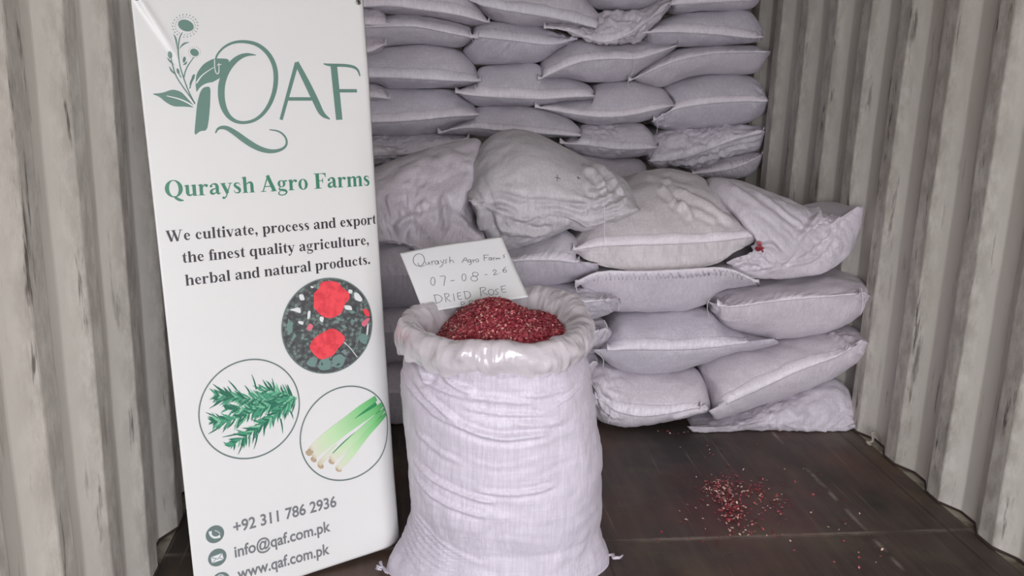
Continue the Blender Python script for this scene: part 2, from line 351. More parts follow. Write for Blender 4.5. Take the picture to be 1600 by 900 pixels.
# ------------------------------------------------------------------ sacks
SIDX = [0]
def sack(outline, seam, Y0, label, group, D=.13, lean=0.0, L=.55, mat=None, seam_dir=1, hem=.034, cr=0.0, folds=(), pleat=.0058,
         lump=.008, spots=(), N=150, K=26, a=.35, tail=0, name='woven_sack', threads=(), grow=0.4, hemcr=.004, ear=True, backlean=None):
    SIDX[0] += 1; seed = SIDX[0]*3.7
    mat = mat or M_SACK
    O = chaikin(outline, 2); c = O.mean(0)
    O = resample(O, N, True)
    # orientation: make it counter-clockwise in image (area sign) and grow a touch so that neighbours touch
    ar = np.sum(O[:, 0]*np.roll(O[:, 1], -1)-np.roll(O[:, 0], -1)*O[:, 1])
    if ar < 0: O = O[::-1]
    tg = np.roll(O, -1, 0)-np.roll(O, 1, 0); nn = np.stack([tg[:, 1], -tg[:, 0]], 1); nn /= np.linalg.norm(nn, axis=1, keepdims=True)+1e-9
    O = O + nn*grow
    zmin = min(at_y(x, y, Y0)[2] for x, y in O)
    def world(P, base):
        out = []
        for x, y in P:
            Y = Y0+base
            for _ in range(4):
                p = at_y(x, y, Y); Y = Y0+base+lean*max(0, p[2]-zmin)
            out.append(at_y(x, y, Y))
        return np.array(out)
    S = np.asarray(seam, float)
    iL = int(np.argmin(np.linalg.norm(O-S[0], axis=1))); iR = int(np.argmin(np.linalg.norm(O-S[-1], axis=1)))
    Sr = resample(chaikin(S, 2, False), 200)
    Ow = world(O, D); Sw = world(Sr, 0.0)
    W = np.zeros((N, 3)); U = np.zeros(N)
    def fill(i0, i1, rev):
        idx = []; i = i0
        while True:
            idx.append(i)
            if i == i1: break
            i = (i+1) % N
        P = O[idx]; l = np.concatenate([[0], np.cumsum(np.linalg.norm(np.diff(P, axis=0), axis=1))]); t = l/(l[-1]+1e-9)
        if rev: t = 1-t
        for j, ii in enumerate(idx):
            f = t[j]*(len(Sw)-1); k = int(f); fr = f-k; k2 = min(k+1, len(Sw)-1)
            W[ii] = Sw[k]*(1-fr)+Sw[k2]*fr; U[ii] = t[j]
    fill(iL, iR, False); fill(iR, iL, True)
    V = []; R = []
    ts = np.linspace(0, 1, K)
    for t in ts:
        g = math.sin(t*math.pi/2)**.85; h = a*t+(1-a)*(1-math.cos(t*math.pi/2))
        p = W+(Ow-W)*g
        p[:, 1] = W[:, 1]+(Ow[:, 1]-W[:, 1])*h
        V.append(p); R.append(np.full(N, t))
    cen = Ow.mean(0); bl = backlean if backlean is not None else 0.0
    for s, sh in ((.12, .975), (.4, .95), (.7, .92), (.88, .85), (.97, .66), (1.0, .35), (1.0, .02)):
        p = cen+(Ow-cen)*sh; p = p.copy(); yb_ = Ow[:, 1].max()+(L if lean == 0 else max(.10, L*.5)); p[:, 1] = Ow[:, 1]+(yb_-Ow[:, 1])*s; V.append(p); R.append(np.full(N, 1+s))
    V = np.vstack(V); R = np.concatenate(R); KK = K+7
    F = quad_ring_faces(N, KK)
    Nn = normals(V, F)
    # make normals outward (towards the camera at the front)
    front = Nn[3*N:8*N, 1].mean()
    if front > 0: Nn = -Nn; F = [f[::-1] for f in F]
    fm = R <= 1.2; Vf = V[fm]
    dist = np.linalg.norm(Vf-np.tile(W, (KK, 1))[fm], axis=1)
    d = lump*nz(Vf, 7, (seed, 0, 0)) + lump*.45*nz(Vf, 17, (0, seed, 0))
    ruf = np.array([mn.noise((u*38+seed, r*2.5, seed)) + .6*mn.noise((u*80+seed, r*4, 3)) for u, r in zip(np.tile(U, KK)[fm], R[fm])])
    d += pleat*ruf*np.exp(-dist/.07)
    edge = np.clip(R[fm]/.12, 0, 1)
    d += (cr*.75+.0016)*creases(Vf, 13, seed)*edge*(.6+.8*np.clip(nz(Vf, 4, (seed, 5, 5))+.4, 0, 1))
    for (x, y, r, am) in spots:
        P = at_y(x, y, Y0+D*.3); rr = r*(Y0/F_PX); ww = np.exp(-(((Vf[:, 0]-P[0])**2+(Vf[:, 2]-P[2])**2)/rr**2))
        d += am*ww*(creases(Vf, 22, seed+2)+.4*creases(Vf, 50, seed+1))
    if folds: d += fold_disp(Vf, folds, Y0+D*.4)*np.clip(edge+.3, 0, 1)
    d *= np.where(R[fm] < 1, np.clip((1.0-R[fm])/.18, .35, 1), .35)
    d *= np.clip(R[fm]/.05, 0, 1)          # the two cloth faces stay sewn together along the seam
    V[fm] += Nn[fm]*d[:, None]
    V[:, 2] = np.maximum(V[:, 2], .002)
    V[:, 0] = np.clip(V[:, 0], XL-.030, XR+.030)
    base = V.mean(0); root = empty(name, (base[0], Y0+D+L*.5, V[:, 2].min()))
    tag(root, label, 'sack', group)
    root_m = Matrix.Translation(root.location); root.matrix_basis = root_m
    mesh_obj('body', V, F, mat, root)
    # folded sewn hem: a flat band lying on the cloth, its stitched edge free
    if hem:
        n = 120; tip = (Sw[-1]-Sw[0])/np.linalg.norm(Sw[-1]-Sw[0])
        up_ = [i for i in range(N) if (Ow[i, 2]-W[i, 2])*seam_dir > 0] or list(range(N))
        lo_i, hi_i = min(up_, key=lambda i: U[i]), max(up_, key=lambda i: U[i])
        up_ = sorted(up_, key=lambda i: U[i]); uu = np.array([U[i] for i in up_])
        rings = np.stack([V[t*N:(t+1)*N][up_] for t in range(K)])           # K x m x 3, the finished cloth surface
        Vh = []
        for i in range(n):
            u = uu[0]+(uu[-1]-uu[0])*i/(n-1); j = min(max(int(np.searchsorted(uu, u))-1, 0), len(uu)-2); f = (u-uu[j])/(uu[j+1]-uu[j]+1e-9); f = min(max(f, 0), 1)
            path = rings[:, j]*(1-f)+rings[:, j+1]*f
            l = np.concatenate([[0], np.cumsum(np.linalg.norm(np.diff(path, axis=0), axis=1))])
            w1 = mn.noise((path[0][0]*16+seed, seed, 1)); w2 = mn.noise((path[0][0]*45+seed, seed, 7)); w3 = mn.noise((path[0][0]*90+seed, seed, 4))
            hh = min(1.3*hem*(1+.2*w1), l[-1]*.8)
            at = lambda q_: np.array([np.interp(q_, l, path[:, k_]) for k_ in range(3)])
            dn = np.array([0, 0, -seam_dir*1.0]); off = np.array([0, -1., 0])
            p0 = at(0)+dn*(.007+.002*w2)+off*(.004+hemcr*.5*abs(w2)); p1 = at(0)+off*.007; p2 = at(hh*.5)+off*(.006+hemcr*.3*w3); p3 = at(hh)+off*.0038
            Vh += [p0, p1, p2, p3, at(hh)-off*.003, at(0)+dn*.005-off*.002]
        if ear:
            for ex, at0 in ((-tip*.011, True), (tip*.015, False)):
                c_ = [np.array(v_) for v_ in (Vh[:6] if at0 else Vh[-6:])]; mid_ = c_[1]
                new = [c_[0]+ex, c_[1]+ex, mid_+ex+np.array([0, -.002, seam_dir*.010]), mid_+ex+np.array([0, -.001, seam_dir*.022]), mid_+ex+np.array([0, .003, seam_dir*.022]), c_[5]+ex]
                Vh = new+Vh if at0 else Vh+new
            n += 2
        Fh = quad_ring_faces(6, n); Fh += [(5, 4, 3, 2, 1, 0), tuple(range(6*n-6, 6*n))]
        ho = mesh_obj('sewn_hem', Vh, Fh, M_SEAM, root)
    for th in threads:
        P = np.array([at_y(x, y, Y0-.006) for x, y in th]); P = resample(chaikin(P, 2, False), 24)
        mesh_obj('loose_thread', *tube(P, .0012, 5), M_THREAD, root)
    return root

def c1(pts): return zoomed(560, 0, 4, pts)
def c2(pts): return zoomed(840, 0, 4, pts)
def c3(pts): return zoomed(580, 190, 3.6, pts)
def c4(pts): return zoomed(860, 230, 3.077, pts)
def c5(pts): return zoomed(860, 400, 3, pts)
GB = 'white woven sacks stacked up the back of the container'
GF = 'white woven sacks heaped in front of the tall stack'
YB = 4.25
def B(o, s, label, **k):
    k.setdefault('Y0', YB); Y = k.pop('Y0'); sack(o, s, Y, label, GB, **k)
B([(500, -60), (735, -55), (738, 0), (760, 30), (758, 38), (733, 41), (700, 32), (660, 24), (605, 23), (570, 9), (490, 9)], [(490, 12), (568, 9), (610, 7), (660, 14), (710, 20), (760, 33)],
  'topmost sack beside the banner top, its hem ending in a raised tab')
B([(735, -60), (905, -55), (908, -8), (932, 17), (938, 40), (925, 46), (880, 42), (840, 41), (800, 37), (765, 31), (738, 2)], [(737, 0), (760, 10), (820, 20), (880, 29), (935, 43)],
  'long drooping sack at the stack top, just left of the gathered loose cloth', lump=.01)
B([(908, -60), (1040, -60), (1040, 0), (1003, 17), (932, 17), (910, -5)], [(909, -20), (960, -18), (1038, -18)], 'plain sack bottom just above the gathered loose cloth at the top frame edge', hem=0)
B([(932, 19), (1003, 18), (1038, -4), (1047, 4), (1036, 24), (1018, 44), (1004, 62), (985, 66), (945, 68), (910, 56), (880, 44), (853, 42), (856, 38), (885, 38), (925, 46)],
  [(853, 42), (880, 44), (910, 56), (945, 67), (975, 56), (1000, 40), (1044, 4)], 'crumpled sack mouth hanging loose with a twisted rope-like edge near the stack top',
  cr=.012, D=.09, Y0=YB-.04, L=.5, hem=.028, hemcr=.012, seam_dir=1, spots=[(960, 40, 60, .018)], folds=[([(880, 44), (910, 58), (945, 66), (990, 50), (1040, 6)], .008, .014), ([(935, 25), (960, 40), (1000, 35)], .008, .012), ([(1000, 25), (985, 45), (950, 60)], .008, -.012)])
B([(1042, -60), (1180, -60), (1183, 6), (1168, 17), (1100, 17), (1047, 25), (1040, 5)], [(1043, 6), (1100, 3), (1182, -2)], 'topmost sack at the right wall, cut by the upper frame edge')
B([(490, 11), (568, 10), (592, 14), (604, 24), (604, 38), (575, 40), (490, 40)], [(490, 34), (575, 37), (604, 36)], 'small visible corner of a sack just right of the banner, under the top row', Y0=YB+.01, hem=.028, D=.09)
B([(604, 24), (660, 25), (700, 33), (733, 42), (736, 52), (738, 63), (718, 76), (660, 68), (610, 71), (600, 74), (500, 80), (490, 42), (575, 40)], [(490, 43), (570, 41), (600, 40), (650, 39), (700, 50), (743, 58)],
  'flat sack beside the banner, second row of the tall stack, hem arched over its middle', threads=[[(736, 58), (740, 66)]])
B([(738, 42), (762, 32), (800, 38), (852, 42), (868, 52), (893, 58), (895, 63), (868, 80), (842, 98), (800, 100), (742, 102), (735, 95), (720, 79), (738, 63)], [(737, 55), (800, 62), (850, 69), (870, 68), (897, 60)],
  'sack below the long drooping one, left of the twisted rope-like edge, second row', spots=[(880, 62, 22, .012)])
B([(842, 98), (868, 80), (895, 63), (915, 60), (945, 69), (985, 67), (1006, 62), (1020, 72), (1056, 68), (1050, 78), (1005, 106), (985, 123), (925, 130), (885, 121), (846, 123)],
  [(844, 122), (865, 112), (890, 101), (915, 93), (960, 90), (992, 92), (1020, 84), (1056, 70)], 'tilted sack right under the twisted cloth, hem curving up from its lower left corner', hem=.028, seam_dir=1, threads=[[(990, 86), (989, 96), (991, 108), (986, 118)]])
B([(1003, 58), (1016, 42), (1047, 25), (1100, 17), (1168, 16), (1181, 30), (1189, 48), (1186, 66), (1140, 70), (1060, 74), (1012, 72)], [(1003, 50), (1050, 48), (1120, 52), (1170, 58), (1188, 57)],
  'sack at the right wall in the second row, hem straight across its middle', threads=[[(1180, 46), (1189, 52), (1185, 66)]], spots=[(1183, 52, 12, .01)])
B([(985, 123), (1008, 104), (1055, 77), (1100, 72), (1170, 70), (1190, 78), (1199, 80), (1186, 112), (1165, 117), (1100, 115), (1060, 125), (1034, 137), (1002, 131)],
  [(985, 124), (1020, 108), (1060, 92), (1110, 82), (1150, 80), (1199, 80)], 'leaf-shaped sack at the right wall, its hem sweeping up to the right, third row', hem=.03, threads=[[(984, 120), (980, 128), (984, 140)]])
B([(490, 80), (600, 75), (660, 68), (718, 77), (738, 98), (742, 104), (747, 120), (749, 130), (715, 138), (650, 138), (608, 138), (590, 130), (490, 128)], [(490, 119), (575, 119), (640, 121), (700, 125), (750, 125)],
  'plump sack beside the banner, third row of the tall stack, hem low and level', D=.15)
B([(715, 145), (722, 138), (748, 130), (744, 104), (800, 100), (842, 98), (846, 122), (885, 121), (920, 131), (927, 148), (925, 154), (880, 158), (850, 165), (800, 166), (740, 165), (735, 160)],
  [(712, 143), (745, 149), (800, 152), (850, 154), (890, 150), (927, 149)], 'pinkish flat sack in the middle of the tall stack, square hem ends on both sides', threads=[[(742, 131), (743, 151)]])
B([(838, 166), (870, 158), (925, 153), (926, 131), (985, 124), (1003, 131), (1033, 137), (1046, 153), (1052, 164), (1030, 180), (1000, 190), (960, 194), (905, 192), (880, 180)],
  [(836, 166), (880, 174), (920, 181), (960, 182), (1000, 176), (1052, 163)], 'wide sack amid the tall stack, its hem drooping low and thin below its belly', hem=.022, D=.15)
B([(1033, 137), (1060, 125), (1100, 115), (1165, 117), (1180, 123), (1192, 145), (1197, 160), (1190, 180), (1160, 195), (1100, 200), (1040, 204), (1020, 196), (1017, 183), (1050, 166), (1046, 150)],
  [(1018, 190), (1032, 180), (1055, 168), (1100, 161), (1150, 157), (1197, 157)], 'fat rounded sack at the right wall with a small folded corner tab, fourth row', hem=.022, D=.16, spots=[(1035, 185, 22, .012), (1185, 145, 20, .01)], threads=[[(1024, 182), (1028, 196), (1026, 208)]])
B([(490, 128), (575, 128), (600, 137), (650, 139), (712, 140), (720, 150), (738, 162), (746, 175), (746, 184), (720, 190), (690, 207), (640, 212), (580, 212), (490, 212)], [(490, 189), (585, 190), (650, 187), (700, 181), (747, 178)],
  'sack beside the banner in the fourth row, broad hem ending in a square tab', D=.15, hem=.03)
B([(683, 208), (715, 193), (746, 183), (740, 166), (800, 166), (838, 167), (880, 181), (900, 195), (908, 205), (909, 213), (860, 214), (760, 214), (715, 210)], [(682, 208), (720, 197), (780, 202), (840, 207), (909, 211)],
  'thin sack low in the tall stack directly behind the bulging upright sack', D=.11, hem=.02)
B([(885, 214), (909, 213), (903, 194), (960, 194), (1000, 191), (1015, 203), (1025, 224), (1025, 233), (1000, 246), (950, 248), (910, 242), (880, 232)], [(872, 222), (920, 226), (960, 232), (1000, 232), (1027, 229)],
  'creased sack right of the thin one, above the dark hollow at its right end', cr=.006, spots=[(950, 210, 30, .012)], hem=.026)
B([(1008, 240), (1020, 205), (1100, 200), (1160, 195), (1192, 198), (1191, 216), (1182, 236), (1130, 246), (1080, 262), (1050, 260), (1014, 262)], [(1012, 250), (1050, 250), (1090, 240), (1140, 218), (1192, 205)],
  'crumpled sack at the right wall with loose folds hanging across its face, fifth row', cr=.010, D=.12, spots=[(1100, 235, 60, .018)], hemcr=.01, folds=[([(1040, 238), (1090, 232), (1140, 215), (1190, 203)], .01, .014), ([(1050, 258), (1100, 250), (1150, 232), (1190, 226)], .008, .012)])
B([(1075, 264), (1130, 247), (1182, 237), (1190, 238), (1182, 262), (1165, 276), (1110, 279), (1080, 275)], [(1078, 270), (1110, 268), (1150, 262), (1188, 242)], 'narrow sack end showing at the right wall below the crumpled one', D=.1, Y0=YB+.01, hem=.03, threads=[[(1143, 252), (1146, 262), (1144, 274)], [(1152, 250), (1154, 268)]])
B([(490, 212), (640, 212), (690, 208), (735, 213), (715, 225), (660, 247), (610, 256), (595, 262), (490, 265)], [(490, 240), (600, 243), (650, 238), (734, 214)], 'crumpled sack just right of the banner, lowest visible row of the tall stack', cr=.012, D=.11, spots=[(620, 235, 40, .02)], folds=[([(600, 232), (630, 236), (660, 240)], .01, .014)], hemcr=.01)
B([(880, 236), (910, 243), (950, 249), (1000, 247), (1012, 262), (1000, 290), (960, 300), (880, 300)], [(880, 270), (940, 276), (1005, 275)], 'shaded sack visible in the gap between the bulging upright sack and the back row', D=.12, hem=0)

B([(480, 60), (572, 56), (598, 62), (601, 72), (592, 82), (572, 88), (480, 88)], [(480, 84), (572, 84), (600, 68)], 'folded sack end poking out beside the banner, between its second and third neighbours', Y0=YB-.03, hem=.02, D=.07, cr=.006)
B([(480, 128), (580, 130), (603, 138), (608, 152), (590, 158), (480, 158)], [(480, 150), (585, 150), (607, 153)], 'small folded sack end beside the banner, level with the logo letter F crossbar', Y0=YB-.02, hem=.02, D=.06, cr=.004)

YF = 3.08
def Fk(o, s, label, **k):
    k.setdefault('Y0', YF); Y = k.pop('Y0'); sack(o, s, Y, label, GF, **k)
# bottom layer first
Fk([(922, 572), (940, 567), (990, 579), (1045, 580), (1088, 573), (1100, 598), (1104, 625), (1098, 636), (1060, 643), (1030, 650), (1000, 656), (962, 660), (935, 655), (924, 640), (921, 605)], [(922, 612), (945, 628), (962, 640), (1000, 650), (1050, 643), (1103, 632)],
   'squat sack on the floor right of the open sack, torn hem crumpled along the floor', hem=.028, hemcr=.014, spots=[(945, 620, 34, .02)], D=.15, a=.2, pleat=.006,
   folds=[([(975, 578), (974, 610), (976, 640)], .003, .004), ([(925, 590), (940, 615), (965, 635)], .008, .014), ([(1045, 645), (1070, 634), (1103, 630)], .007, .01), ([(930, 610), (940, 635), (960, 645)], .008, .012)],
   threads=[[(924, 596), (932, 612), (946, 626), (956, 640), (950, 662)]])
Fk([(1073, 652), (1108, 648), (1160, 638), (1220, 612), (1280, 594), (1305, 590), (1324, 605), (1332, 640), (1337, 664), (1310, 677), (1270, 673), (1240, 668), (1160, 667), (1110, 674), (1075, 668)], [(1073, 666), (1120, 668), (1170, 662), (1240, 663), (1300, 671), (1336, 663)],
   'lowest sack by the right wall, lying on the floor with a serrated cut bottom edge', D=.14, hem=.0, cr=.006, spots=[(1220, 650, 50, .012), (1320, 640, 25, .016)], folds=[([(1275, 668), (1300, 648), (1328, 632)], .006, .01), ([(1140, 665), (1150, 650), (1200, 640)], .007, .008), ([(1200, 640), (1205, 655), (1215, 668)], .005, .008)])
Fk([(1091, 572), (1130, 549), (1200, 535), (1290, 518), (1345, 511), (1347, 535), (1332, 562), (1290, 590), (1220, 612), (1165, 632), (1120, 645), (1106, 642), (1104, 615), (1098, 590)], [(1107, 642), (1150, 622), (1190, 604), (1240, 580), (1280, 565), (1315, 552), (1346, 530)],
   'sack lying slantwise by the right wall, hem running diagonally from its lower left', D=.17, hem=.03, ear=False, Y0=YF-.02, folds=[([(1300, 520), (1322, 540), (1345, 548)], .006, .012)], spots=[(1325, 525, 25, .012)])
Fk([(929, 542), (944, 520), (962, 487), (1000, 487), (1060, 484), (1103, 478), (1120, 502), (1160, 519), (1208, 527), (1180, 537), (1130, 546), (1100, 562), (1040, 580), (980, 578), (945, 564)], [(927, 546), (1000, 543), (1060, 545), (1110, 541), (1160, 534), (1212, 529)],
   'broad sack in the third layer beside the open sack, level hem reaching far right', D=.16, hem=.028, lump=.008, threads=[[(928, 548), (944, 560), (942, 574)]])
Fk([(1103, 476), (1108, 460), (1150, 444), (1200, 438), (1290, 429), (1346, 432), (1352, 448), (1348, 480), (1312, 506), (1270, 520), (1200, 527), (1150, 517), (1120, 502)], [(1104, 470), (1120, 476), (1150, 478), (1200, 469), (1270, 463), (1352, 456)],
   'long sausage-shaped sack against the right wall in the middle of the front pile', D=.18, hem=.022, spots=[(1120, 478, 28, .012), (1345, 465, 16, .014)], threads=[[(1108, 468), (1104, 480), (1108, 494)], [(1346, 450), (1349, 475), (1345, 492)]], pleat=.006)
Fk([(903, 440), (915, 425), (940, 414), (1000, 416), (1060, 416), (1130, 406), (1160, 421), (1178, 438), (1150, 444), (1112, 456), (1098, 474), (1060, 484), (1000, 487), (960, 484), (935, 474), (915, 458)], [(903, 440), (935, 424), (1000, 426), (1080, 422), (1135, 418), (1179, 439)],
   'sack beneath the greyish big one, hem along its very top edge', D=.16, hem=.024, seam_dir=-1, pleat=.006, threads=[[(904, 440), (900, 448), (902, 456)]])
# left column, mostly behind the open sack
Fk([(700, 500), (900, 492), (940, 495), (947, 508), (948, 520), (935, 540), (925, 548), (700, 560)], [(700, 530), (880, 530), (947, 512)], 'crumpled sack end peeping out right of the open sack rim, middle layer', D=.14, cr=.01, Y0=YF+.02, spots=[(930, 515, 30, .009)], hem=.028, hemcr=.012, threads=[[(944, 500), (950, 512), (942, 530)]])
Fk([(700, 556), (900, 548), (925, 545), (932, 560), (920, 572), (900, 640), (700, 650)], [(700, 600), (880, 600), (930, 562)], 'sack mostly hidden behind the open sack, two layers above the floor', D=.14, Y0=YF+.03, hem=0)
Fk([(700, 452), (880, 446), (930, 450), (955, 455), (968, 466), (960, 480), (935, 493), (900, 498), (700, 505)], [(700, 480), (860, 478), (930, 468), (968, 466)], 'pointed sack corner right behind the open sack rim, with a torn square tab', D=.14, Y0=YF-.05, hem=.022, cr=.006, pleat=.008, spots=[(930, 470, 30, .012)], threads=[[(962, 470), (968, 474), (966, 486)], [(950, 480), (956, 488)]])
Fk([(790, 392), (820, 383), (862, 366), (880, 356), (902, 372), (890, 396), (928, 408), (932, 418), (905, 436), (860, 446), (800, 452), (700, 455), (700, 400)], [(700, 412), (810, 405), (860, 404), (900, 408), (932, 412)],
   'sack right of the handwritten sheet, under the bulging sack, hem ending in pale tab', D=.15, pleat=.007, Y0=YF+.02, hem=.028)
Fk([(560, 388), (625, 378), (650, 390), (700, 400), (700, 470), (640, 478), (560, 480)], [(560, 430), (640, 430), (700, 430)], 'shadowed sack between banner and handwritten sheet', D=.14, Y0=YF+.08, hem=0)
Fk([(560, 480), (700, 470), (702, 560), (560, 565)], [(560, 520), (700, 518)], 'shadowed sack between banner edge and open sack rim', D=.14, Y0=YF+.08, hem=0)
Fk([(560, 566), (702, 560), (702, 655), (560, 665)], [(560, 615), (702, 612)], 'bottom sack glimpsed in the slit between banner and open sack', D=.14, Y0=YF+.08, hem=0)
# slumped big sacks
Fk([(560, 275), (590, 262), (620, 250), (680, 229), (740, 214), (753, 220), (742, 248), (729, 285), (732, 312), (745, 345), (766, 384), (720, 395), (660, 389), (640, 385), (625, 378), (603, 382), (560, 390)], [(560, 372), (610, 374), (650, 384), (700, 388), (766, 384)],
   'slumped sack behind the top of the handwritten sheet, touching the banner edge', Y0=YF+.12, D=.10, lean=.75, a=.15, L=.35, hem=0, lump=.016, cr=.004, N=200, K=46,
   folds=[(c3([(380, 210), (480, 225), (570, 280)]), .01, .008), (c3([(330, 190), (450, 190), (560, 230)]), .009, .008), (c3([(190, 430), (195, 470), (200, 510)]), .006, -.008), (c3([(90, 440), (110, 500), (125, 540)]), .007, .010),
          (c3([(400, 430), (415, 520), (420, 620)]), .012, .014), (c3([(380, 480), (480, 530), (560, 600), (640, 660)]), .012, .012), (c3([(130, 600), (190, 560), (250, 530), (380, 520)]), .012, .012), (c3([(240, 540), (320, 600), (370, 680)]), .010, .012)], spots=[(660, 350, 60, .016)])
Fk([(729, 290), (738, 255), (752, 226), (772, 209), (800, 200), (830, 204), (870, 223), (910, 245), (945, 258), (972, 278), (983, 300), (996, 325), (960, 338), (935, 345), (908, 360), (895, 355), (880, 347), (866, 362), (845, 374), (815, 383), (792, 391), (768, 384), (748, 348), (732, 314)],
   [(732, 312), (760, 322), (800, 342), (850, 332), (890, 338), (920, 346), (960, 335), (996, 325)], 'bulging sack slumped upright on the pile with two small dark marks and a crumpled mouth', Y0=YF-.0, D=.20, lean=.55, a=.12, L=.35, hem=0, lump=.010, N=240, K=60, cr=.003, mat=M_SACKW,
   folds=[(c3([(655, 500), (690, 475), (760, 475), (850, 550), (940, 505), (1060, 490), (1160, 540), (1220, 580), (1380, 500)]), .010, .022), (c3([(640, 450), (620, 520), (650, 620)]), .012, .014), (c3([(560, 400), (600, 500), (660, 640)]), .010, .012),
          (c3([(700, 400), (850, 440), (1000, 445), (1150, 470), (1260, 450)]), .008, .010), (c3([(1220, 280), (1300, 300), (1340, 430)]), .010, .014), (c3([(1290, 260), (1400, 330), (1430, 420)]), .008, .012), (c3([(1180, 430), (1300, 450), (1420, 380)]), .007, .010),
          (c3([(660, 500), (680, 580), (720, 660)]), .010, -.012), (c3([(850, 480), (1000, 470), (1120, 510), (1250, 540)]), .007, .010), (c3([(1240, 500), (1350, 480), (1450, 430)]), .007, .009), (c3([(780, 560), (900, 600), (1020, 590)]), .010, -.008), (c3([(700, 600), (850, 640), (1000, 620)]), .010, .006)],
   spots=[(940, 310, 34, .016), (820, 350, 50, .010)])
Fk([(1112, 276), (1150, 280), (1200, 298), (1260, 324), (1296, 338), (1318, 328), (1341, 320), (1344, 342), (1337, 383), (1312, 413), (1280, 429), (1200, 437), (1160, 430), (1133, 412), (1145, 402), (1185, 392), (1185, 372), (1150, 340), (1105, 300)],
   [(1134, 411), (1150, 402), (1180, 395), (1215, 408), (1245, 390), (1280, 362), (1341, 322)], 'wide sack by the right wall with an open crumpled mouth rising to a pointed ear', Y0=YF+.0, D=.10, lean=.62, a=.15, L=.3, hem=0, lump=.008, cr=.004, N=240, K=56,
   folds=[(c4([(1100, 560), (1150, 530), (1210, 450), (1330, 350), (1475, 285)]), .010, 0.0168), (c4([(850, 540), (930, 510), (1020, 480), (1070, 470), (1120, 545)]), .010, 0.0108), (c4([(920, 545), (1000, 560), (1060, 585)]), .008, 0.0072), (c4([(1170, 540), (1300, 480), (1400, 400), (1480, 330)]), .008, 0.0072),
          (c4([(930, 200), (1060, 320), (1200, 410)]), .010, 0.0060), (c4([(1040, 230), (1150, 320), (1260, 400)]), .008, 0.0060), (c4([(1000, 300), (1100, 370), (1180, 440)]), .008, 0.0036), (c4([(1160, 560), (1250, 565), (1330, 520), (1420, 420)]), .008, 0.0060), (c4([(1370, 380), (1400, 340), (1440, 330)]), .006, 0.0054)],
   spots=[(1185, 408, 34, .018), (1300, 375, 40, .012)])
Fk([(892, 390), (895, 379), (912, 356), (940, 320), (972, 288), (1000, 268), (1040, 262), (1090, 272), (1108, 288), (1140, 325), (1170, 348), (1190, 364), (1186, 372), (1150, 392), (1120, 413), (1060, 424), (1000, 424), (950, 418), (915, 405)],
   [(892, 389), (940, 382), (1000, 380), (1060, 379), (1130, 374), (1191, 366)], 'big greyish sack with smooth sloping top and level hem, right of the bulging one', Y0=YF-.05, D=.08, lean=1.45, a=.3, L=.2, hem=.026, lump=.009, mat=M_SACKW, N=220, K=50, pleat=.006,
   folds=[(c4([(620, 240), (680, 300), (740, 370)]), .011, .014), (c4([(600, 235), (720, 250), (830, 330), (950, 400)]), .012, .012), (c4([(560, 195), (680, 215), (800, 250)]), .009, .010), (c4([(430, 350), (430, 400), (440, 440)]), .006, .005), (c4([(540, 330), (545, 380), (540, 430)]), .006, .005), (c4([(680, 310), (760, 330), (860, 390)]), .009, .010)],
   spots=[(1085, 325, 24, .014)], threads=[[(944, 316), (945, 345), (944, 380), (945, 415)]])
def mark(root, x, y, name, strokes_, r, mat):
    """small mark lying on the cloth where the line of sight meets it"""
    body = [c for c in root.children if c.name.startswith('body')][0]; V = []; F = []
    for st in strokes_:
        P = []
        for dx, dy in st:
            d = ray(x+dx, y+dy); d /= np.linalg.norm(d); ok, loc, nn, _ = body.ray_cast(Vector(CP), Vector(d))
            if ok: P.append(np.array(loc)-d*.0008)
        if len(P) > 1:
            v, f = tube(P, r, 5); k = len(V); V += list(v); F += [tuple(q_+k for q_ in g) for g in f]
    if V: return mesh_obj(name, V, F, mat, root)
ROOTS = [o for o in COL.objects if o.name.startswith('woven_sack')]
find = lambda t: [o for o in ROOTS if t in o['label']][0]
for x_ in (871, 904): mark(find('two small dark marks'), x_, 278, 'dark_mark', [[(-4, -1), (0, 0), (5, 1)], [(0, -5), (0, 0), (-1, 5)]] if x_ == 871 else [[(-3, -1), (0, 0), (3, 1)], [(-1, -3), (0, 2)]], .0011, plain('mark_ink', srgb(84, 76, 80), .8))
_b = [c for c in find('pointed ear').children if c.name.startswith('body')][0]; _P = []
for dx, dy in ((-5, -1), (-2, 0), (1, -3), (3, 0), (0, 3), (-3, 3), (2, -6), (4, 4), (-1, -8), (-4, 1)):
    d = ray(1187+dx, 388+dy); d /= np.linalg.norm(d); ok, loc, nn, _ = _b.ray_cast(Vector(CP), Vector(d))
    if ok: _P.append((np.array(loc), d))

# ------------------------------------------------------------------ the open standing sack
SY = 2.28
rows = [(598, 905, 962), (604, 888, 957), (619, 868, 948), (636, 840, 942), (639, 800, 938), (638, 760, 937), (637, 720, 936), (634, 680, 933), (631, 640, 930), (629, 610, 926), (630, 580, 920), (636, 556, 912), (650, 540, 900)]
prof = []
for xl, yy, xr in rows:
    a = at_y(xl, yy, SY); b = at_y(xr, yy-4, SY); prof.append(((a[0]+b[0])/2, (b[0]-a[0])/2, (a[2]+b[2])/2))
CL, CR_ = at_z(597, 892), at_z(957, 877); bcx, bhw, SYB = (CL[0]+CR_[0])/2, (CR_[0]-CL[0])/2*1.04, (CL[1]+CR_[1])/2
prof = [p for p in prof if p[2] > .07]; p1_ = min(prof, key=lambda p: p[2])
prof += [(bcx, bhw, 0.0)]+[(bcx+(p1_[0]-bcx)*f, bhw+(p1_[1]-bhw)*g_, f*p1_[2]) for f, g_ in ((.2, .42), (.45, .76), (.7, .93))]
prof = np.array(prof); prof = prof[np.argsort(prof[:, 2])]
zz = np.concatenate([[.0, .012, .03], np.linspace(.05, prof[-1, 2], 110)])
